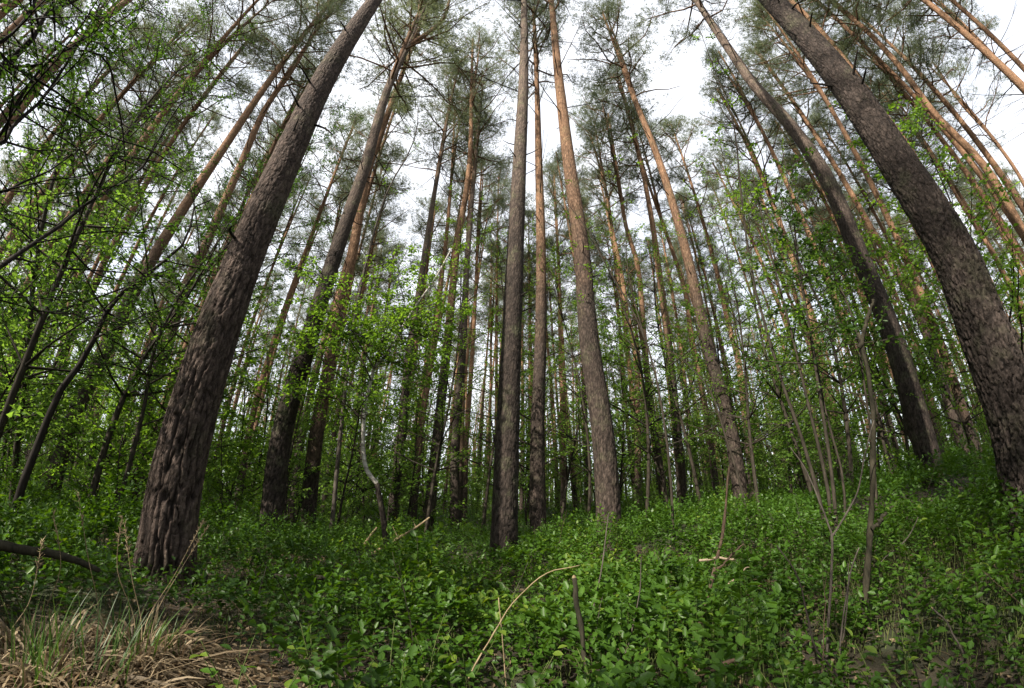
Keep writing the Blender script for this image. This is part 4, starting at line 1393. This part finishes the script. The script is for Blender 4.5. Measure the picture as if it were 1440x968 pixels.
for j, (x, y, sc, lab) in enumerate(TUSS):
    rg = np.random.default_rng(200 + j)
    q = on_ground(x, y, .08)
    q[2] = float(ground_z(q[0], q[1]))
    t = thing('grass_tussock', lab, 'grass tussock', q)
    V, f, tt = blades(int(820 * sc), rg, .44 * sc, .005, 1.05, 1.0, .26 * sc)
    ob('dry_blades', mesh_np('dry_blades', V, [f], M['dry_grass'], tt), t)['kind'] = 'stuff'
    V, f, tt = blades(int(55 * sc), rg, .5 * sc, .003, .4, .2, .16 * sc)
    ob('green_blades', mesh_np('green_blades', V, [f], M['green_grass'], tt), t)['kind'] = 'stuff'
    if j in (0, 1):
        for (pts, hd) in (([(190, 880), (165, 800), (172, 725)], 2.3), ([(200, 890), (185, 810), (176, 738)], 2.2), ([(205, 880), (245, 810), (285, 735)], 2.2), ([(215, 880), (255, 800), (290, 745)], 2.3), ([(138, 860), (125, 790), (110, 692)], 2.4)) if j == 0 else (([(10, 900), (40, 850), (60, 760)], 2.2), ([(40, 900), (85, 800), (75, 720)], 2.4)):
            P = np.array([px(*p, hd=hd) for p in pts])
            P = catmull(np.vstack([[P[0][0] * .98, P[0][1] * .98, float(ground_z(P[0][0], P[0][1]))], P]), 14) - q
            g = Geo()
            g.tube(P, np.linspace(.0028, .0012, 14), 5)
            for k in range(26):
                c_ = P[-1] + (P[-4] - P[-1]) * rg.random()
                g.tube(np.array([c_, c_ + unit(P[-1] - P[-3] + rg.normal(size=3) * .05) * .02 + rg.normal(size=3) * .006]), [.0022, .0008], 3)
            ob('seed_stalk', g.mesh('seed_stalk', M['pale_wood']), t)


# ------------------------------------------------------------------ sticks, twigs and logs
def stick(name, label, cat, paths, mat, foot=True, group=None, n=18, sides=8, tips=None, extra=0.0):
    """paths: (pixels, hd, r0, r1) on upright planes; the first one stands on the ground"""
    polys = []
    az0 = None
    for k, (pts, hd, r0, r1) in enumerate(paths):
        if az0 is None:
            f_ = ray(*pts[0])
            az0 = math.atan2(f_[0], f_[1])
        polys.append((traced(pts, hd, az0, foot and k == 0), r0, r1))
    base = polys[0][0][0]
    rg = np.random.default_rng(abs(hash(label)) % 1000 if False else len(label) * 7)
    if len(polys) == 1:
        P, r0, r1 = polys[0]
        C = catmull(P - base, n) + np.cumsum(rg.normal(size=(n, 3)) * (.0022 if 'stick' in mat or 'snag' in mat else .0012), 0)
        V, q, tr_ = tube(C, np.linspace(r0, r1, n) * (rg.uniform(.76, 1.26, n) if 'stick' in mat or 'snag' in mat else rg.uniform(.88, 1.14, n)), sides)
        o = tag(ob(name, mesh_np(name, V, [q, tr_], M[mat], smooth=True), loc=tuple(base)), label, cat, group)
        C_end = C
    else:
        o = thing(name, label, cat, base, group)
        for k, (P, r0, r1) in enumerate(polys):
            C = catmull(P - base, n) + np.cumsum(rg.normal(size=(n, 3)) * (.0022 if 'stick' in mat or 'snag' in mat else .0012), 0)
            V, q, tr_ = tube(C, np.linspace(r0, r1, n) * (rg.uniform(.76, 1.26, n) if 'stick' in mat or 'snag' in mat else rg.uniform(.88, 1.14, n)), sides)
            ob('stem' if k == 0 else 'branch', mesh_np('stem', V, [q, tr_], M[mat], smooth=True), o)
            if k == 0:
                C_end = C
    if tips:
        d = unit(C_end[-1] - C_end[-2])
        V, q, tr_ = tube(np.array([C_end[-1] - d * .004, C_end[-1] + d * .006, C_end[-1] + d * .010]), [tips, tips * .9, tips * .5], sides)
        ob('broken_tip', mesh_np('broken_tip', V, [q, tr_], M['pale_wood'], smooth=True), o)
    return o


stick('broken_stick', 'upright dark brown broken stick with pale snapped tip among the bilberries', 'stick',
      [([(834, 990), (828, 930), (819, 880), (813, 845), (809, 812)], 1.75, .013, .0095)], 'snag_bark', tips=.009)
stick('grass_stalk', 'long dry straw stalk arching over the bilberries beside the broken stick', 'dry stalk', [([(648, 990), (690, 900), (735, 832), (770, 806), (815, 796)], 1.7, .0042, .0018)], 'pale_wood', n=26)
stick('grass_stalk', 'short straight straw crossing the foot of the arching stalk', 'dry stalk', [([(712, 985), (706, 905), (699, 843)], 1.72, .0036, .002)], 'pale_wood')
stick('dead_twig', 'straight thin grey twig rising behind the broken stick', 'twig', [([(824, 905), (837, 851), (847, 801), (857, 722)], 2.3, .006, .003)], 'grey_twig')
stick('dead_twig', 'bent thin grey twig curving up from the broken stick', 'twig', [([(837, 946), (875, 926), (891, 873), (899, 838), (902, 786)], 2.0, .0042, .0025)], 'grey_twig')
stick('bare_sapling', 'bare brown slanting sapling stem with one short side twig', 'sapling',
      [([(958, 965), (977, 901), (990, 861), (1000, 826), (1008, 788), (1017, 738), (1022, 694), (1025, 654)], 2.05, .013, .005), ([(1006, 800), (1022, 788), (1045, 768)], 2.05, .006, .003)], 'brown_stick')
stick('dead_snag', 'crooked dead sapling trunk with broken top standing before the thicket', 'dead sapling',
      [([(1204, 985), (1212, 900), (1219, 830), (1225, 745), (1228, 660), (1224, 570), (1213, 495), (1206, 470)], 2.6, .019, .011), ([(1208, 490), (1216, 455), (1223, 420)], 2.6, .014, .008),
       ([(1226, 745), (1232, 735), (1236, 722)], 2.57, .012, .008), ([(1224, 590), (1205, 560), (1180, 540)], 2.6, .006, .003)], 'snag_bark', n=30)
stick('grey_sapling', 'thin grey dead sapling forking like a Y next to the snag', 'dead sapling',
      [([(1160, 985), (1166, 880), (1170, 800), (1170, 752)], 2.35, .008, .006), ([(1170, 754), (1152, 705), (1130, 655), (1112, 630)], 2.35, .005, .0025), ([(1170, 754), (1203, 695), (1215, 635), (1226, 590)], 2.35, .005, .0025)], 'grey_twig')
stick('dead_twig', 'dark curved twig leaning toward the Y-shaped grey sapling', 'twig', [([(1178, 950), (1150, 916), (1135, 863), (1117, 801), (1092, 766)], 2.2, .006, .003)], 'dead_twig')
stick('dead_twig', 'pair of thin grey twigs beside the Y-shaped sapling', 'twig', [([(1176, 945), (1188, 860), (1200, 800), (1210, 770)], 2.3, .005, .003), ([(1185, 900), (1192, 840), (1193, 790)], 2.32, .004, .002)], 'grey_twig')
stick('dead_twig', 'pale-tipped thin bent twig in the dark hollow', 'twig', [([(1353, 915), (1340, 892), (1330, 870), (1312, 853)], 2.2, .0045, .003)], 'grey_twig', tips=.003)
stick('dead_twig', 'slim grey twig slanting out of the plants on the slope', 'twig', [([(1245, 785), (1262, 772), (1280, 753), (1292, 728)], 3.0, .005, .0025)], 'grey_twig')
stick('dead_twig', 'short dry twig leaning in the bilberries near the tussocks', 'twig', [([(358, 888), (345, 870), (322, 842)], 2.5, .004, .003)], 'pale_wood')


def lying(name, label, cat, pts, rads, mat, lift=.2, sides=9, group=None):
    G = [on_ground(*p, lift=lift) for p in pts]
    dd = np.mean([np.linalg.norm(q - CAM) for q in G])
    P = np.array([CAM + ray(*p) * dd for p in pts])
    base = P[0].copy()
    n = 24
    rg = np.random.default_rng(len(label) * 3)
    C = catmull(P - base, n) + np.cumsum(rg.normal(size=(n, 3)) * .0015, 0)
    rr = np.interp(np.linspace(0, 1, n), np.linspace(0, 1, len(rads)), rads) * rg.uniform(.93, 1.08, n)
    V, q, tr_ = tube(C, rr, sides)
    return tag(ob(name, mesh_np(name, V, [q, tr_], M[mat], smooth=True), loc=tuple(base)), label, cat, group)


lying('fallen_log', 'weathered grey-brown log lying across the shady thicket floor', 'log', [(-40, 762), (10, 768), (40, 774), (90, 784), (135, 802)], [.022, .024, .02, .019, .012], 'snag_bark', .34, 14)
lying('fallen_log', 'short dark log lying behind the bilberry bank', 'log', [(385, 810), (440, 813), (500, 817)], [.014, .017, .014], 'snag_bark', .27, 12)
lying('fallen_branch', 'broken brown branch lying low in the bilberries', 'branch', [(972, 952), (1010, 938), (1042, 925)], [.008, .010, .006], 'brown_stick', .33)
lying('fallen_branch', 'pale barkless stick lying across the bilberries on the slope', 'branch', [(983, 788), (1008, 785), (1032, 786)], [.009, .010, .006], 'bleached_wood', .46)
lying('fallen_branch', 'short slanting straw-pale stick below the pale barkless one', 'branch', [(1022, 823), (1052, 800)], [.006, .004], 'bleached_wood', .46)
for pts, lab in (([(522, 780), (560, 757), (585, 742), (604, 728)], 'pale fallen branch propped against the foot of the crooked birch'), ([(513, 766), (522, 752), (530, 742)], 'short pale broken branch behind the crooked birch')):
    P = traced(pts, 6.3, None, False)
    base = P[0].copy()
    V, q, tr_ = tube(catmull(P - base, 14), np.linspace(.028, .014, 14), 8)
    o = tag(ob('fallen_branch', mesh_np('fallen_branch', V, [q, tr_], M['pale_wood'], smooth=True), loc=tuple(base)), lab, 'branch')
    if len(pts) > 3:
        for k, dv in ((1, (-.10, 0, .16)), (2, (-.07, 0, .12))):
            V, q, tr_ = tube(np.array([P[k] - base, P[k] - base + np.array(dv)]), [.009, .004], 6)
            ob('side_twig', mesh_np('side_twig', V, [q, tr_], M['pale_wood']), o)

# thin bare stems and seedlings standing among the bilberries
rg = np.random.default_rng(404)
for k in range(24):
    r, a = rg.uniform(1.7, 5.5), math.radians(rg.uniform(-55, 66))
    x, y = r * math.sin(a), r * math.cos(a)
    z = float(ground_z(x, y))
    h = rg.uniform(.35, .85) * min(1.0, .45 + r / 6)
    ln = rg.normal(size=2) * .16 * h * 2
    P = catmull([np.array([0, 0, -.03]), np.array([ln[0] * .3 + rg.normal() * .02, ln[1] * .3, h * .5]), np.array([ln[0], ln[1], h])], 10) + np.cumsum(rg.normal(size=(10, 3)) * .004, 0)
    mat = ('grey_twig', 'twig', 'brown_stick', 'dead_twig')[k % 4]
    t = thing('dead_twig', 'thin bare stem poking up out of the bilberry leaves', 'twig', (x, y, z), 'thin bare stems among the bilberries')
    V, q, tr_ = tube(P, np.linspace(.0032, .0012, 10), 5)
    ob('stem', mesh_np('stem', V, [q, tr_], M[mat], smooth=True), t)
    for _ in range(rg.integers(1, 4)):
        b = P[rg.integers(4, 9)]
        V, q, tr_ = tube(np.array([b, b + unit(rg.normal(size=3) + [0, 0, .9]) * rg.uniform(.06, .18)]), [.0017, .0008], 4)
        ob('side_twig', mesh_np('side_twig', V, [q, tr_], M[mat]), t)

# leaf litter: dry leaves, needles and bits of twig on the floor
rg = np.random.default_rng(606)
n = 16000
r, a = np.sqrt(rg.uniform(1.0, 36, n)), np.radians(rg.uniform(-75, 78, n))
k = n // 3
tz = rg.integers(0, 6, k)
tp = np.array(TPOS)[:, :2]
x, y = r * np.sin(a), r * np.cos(a)
x[:k] = tp[tz, 0] * .9 + rg.normal(size=k) * .42
y[:k] = tp[tz, 1] * .9 + rg.normal(size=k) * .42
P = np.stack([x, y, ground_z(x, y) + rg.uniform(.004, .03, n)], 1)
nd_ = rg.random(n) < .6
D = unit(np.stack([rg.normal(size=n), rg.normal(size=n), rg.normal(size=n) * .25], 1))
lt = leaf_mesh('leaf_litter', M['dry_grass'], P, D, unit(rg.normal(size=(n, 3)) * .45 + [0, 0, 1.0]), np.where(nd_, rg.uniform(.05, .12, n), rg.uniform(.025, .055, n)),
               np.where(nd_, .003, rg.uniform(.015, .035, n)), rg.random(n) * .75)
o = ob('leaf_litter', lt)
o['kind'] = 'stuff'
o['label'] = 'dry brown leaves and needles strewn over the forest floor'

# ------------------------------------------------------------------ faintly hazy woodland air
HAZE = 0.0
if HAZE > 0:
    lo, hi_ = np.array([-130.0, -60.0, -3.0]), np.array([130.0, 130.0, 33.0])
    V = np.array([[(lo, hi_)[i][0], (lo, hi_)[j][1], (lo, hi_)[k][2]] for i in (0, 1) for j in (0, 1) for k in (0, 1)])
    f = np.array([[0, 1, 3, 2], [4, 6, 7, 5], [0, 4, 5, 1], [2, 3, 7, 6], [0, 2, 6, 4], [1, 5, 7, 3]])
    m = bpy.data.materials.new('haze')
    m.use_nodes = True
    nd, lk = m.node_tree.nodes, m.node_tree.links
    nd.remove(nd['Principled BSDF'])
    pv = nd.new('ShaderNodeVolumePrincipled')
    pv.inputs['Color'].default_value = (0.95, 0.97, 1.0, 1)
    pv.inputs['Density'].default_value = HAZE
    pv.inputs['Anisotropy'].default_value = 0.2
    lk.new(pv.outputs[0], nd['Material Output'].inputs['Volume'])
    h = ob('haze', mesh_np('haze', V, [f], m))
    h['kind'] = 'stuff'
    h['label'] = 'thin pale haze filling the air of the wood'
    cy.volume_bounces = 0
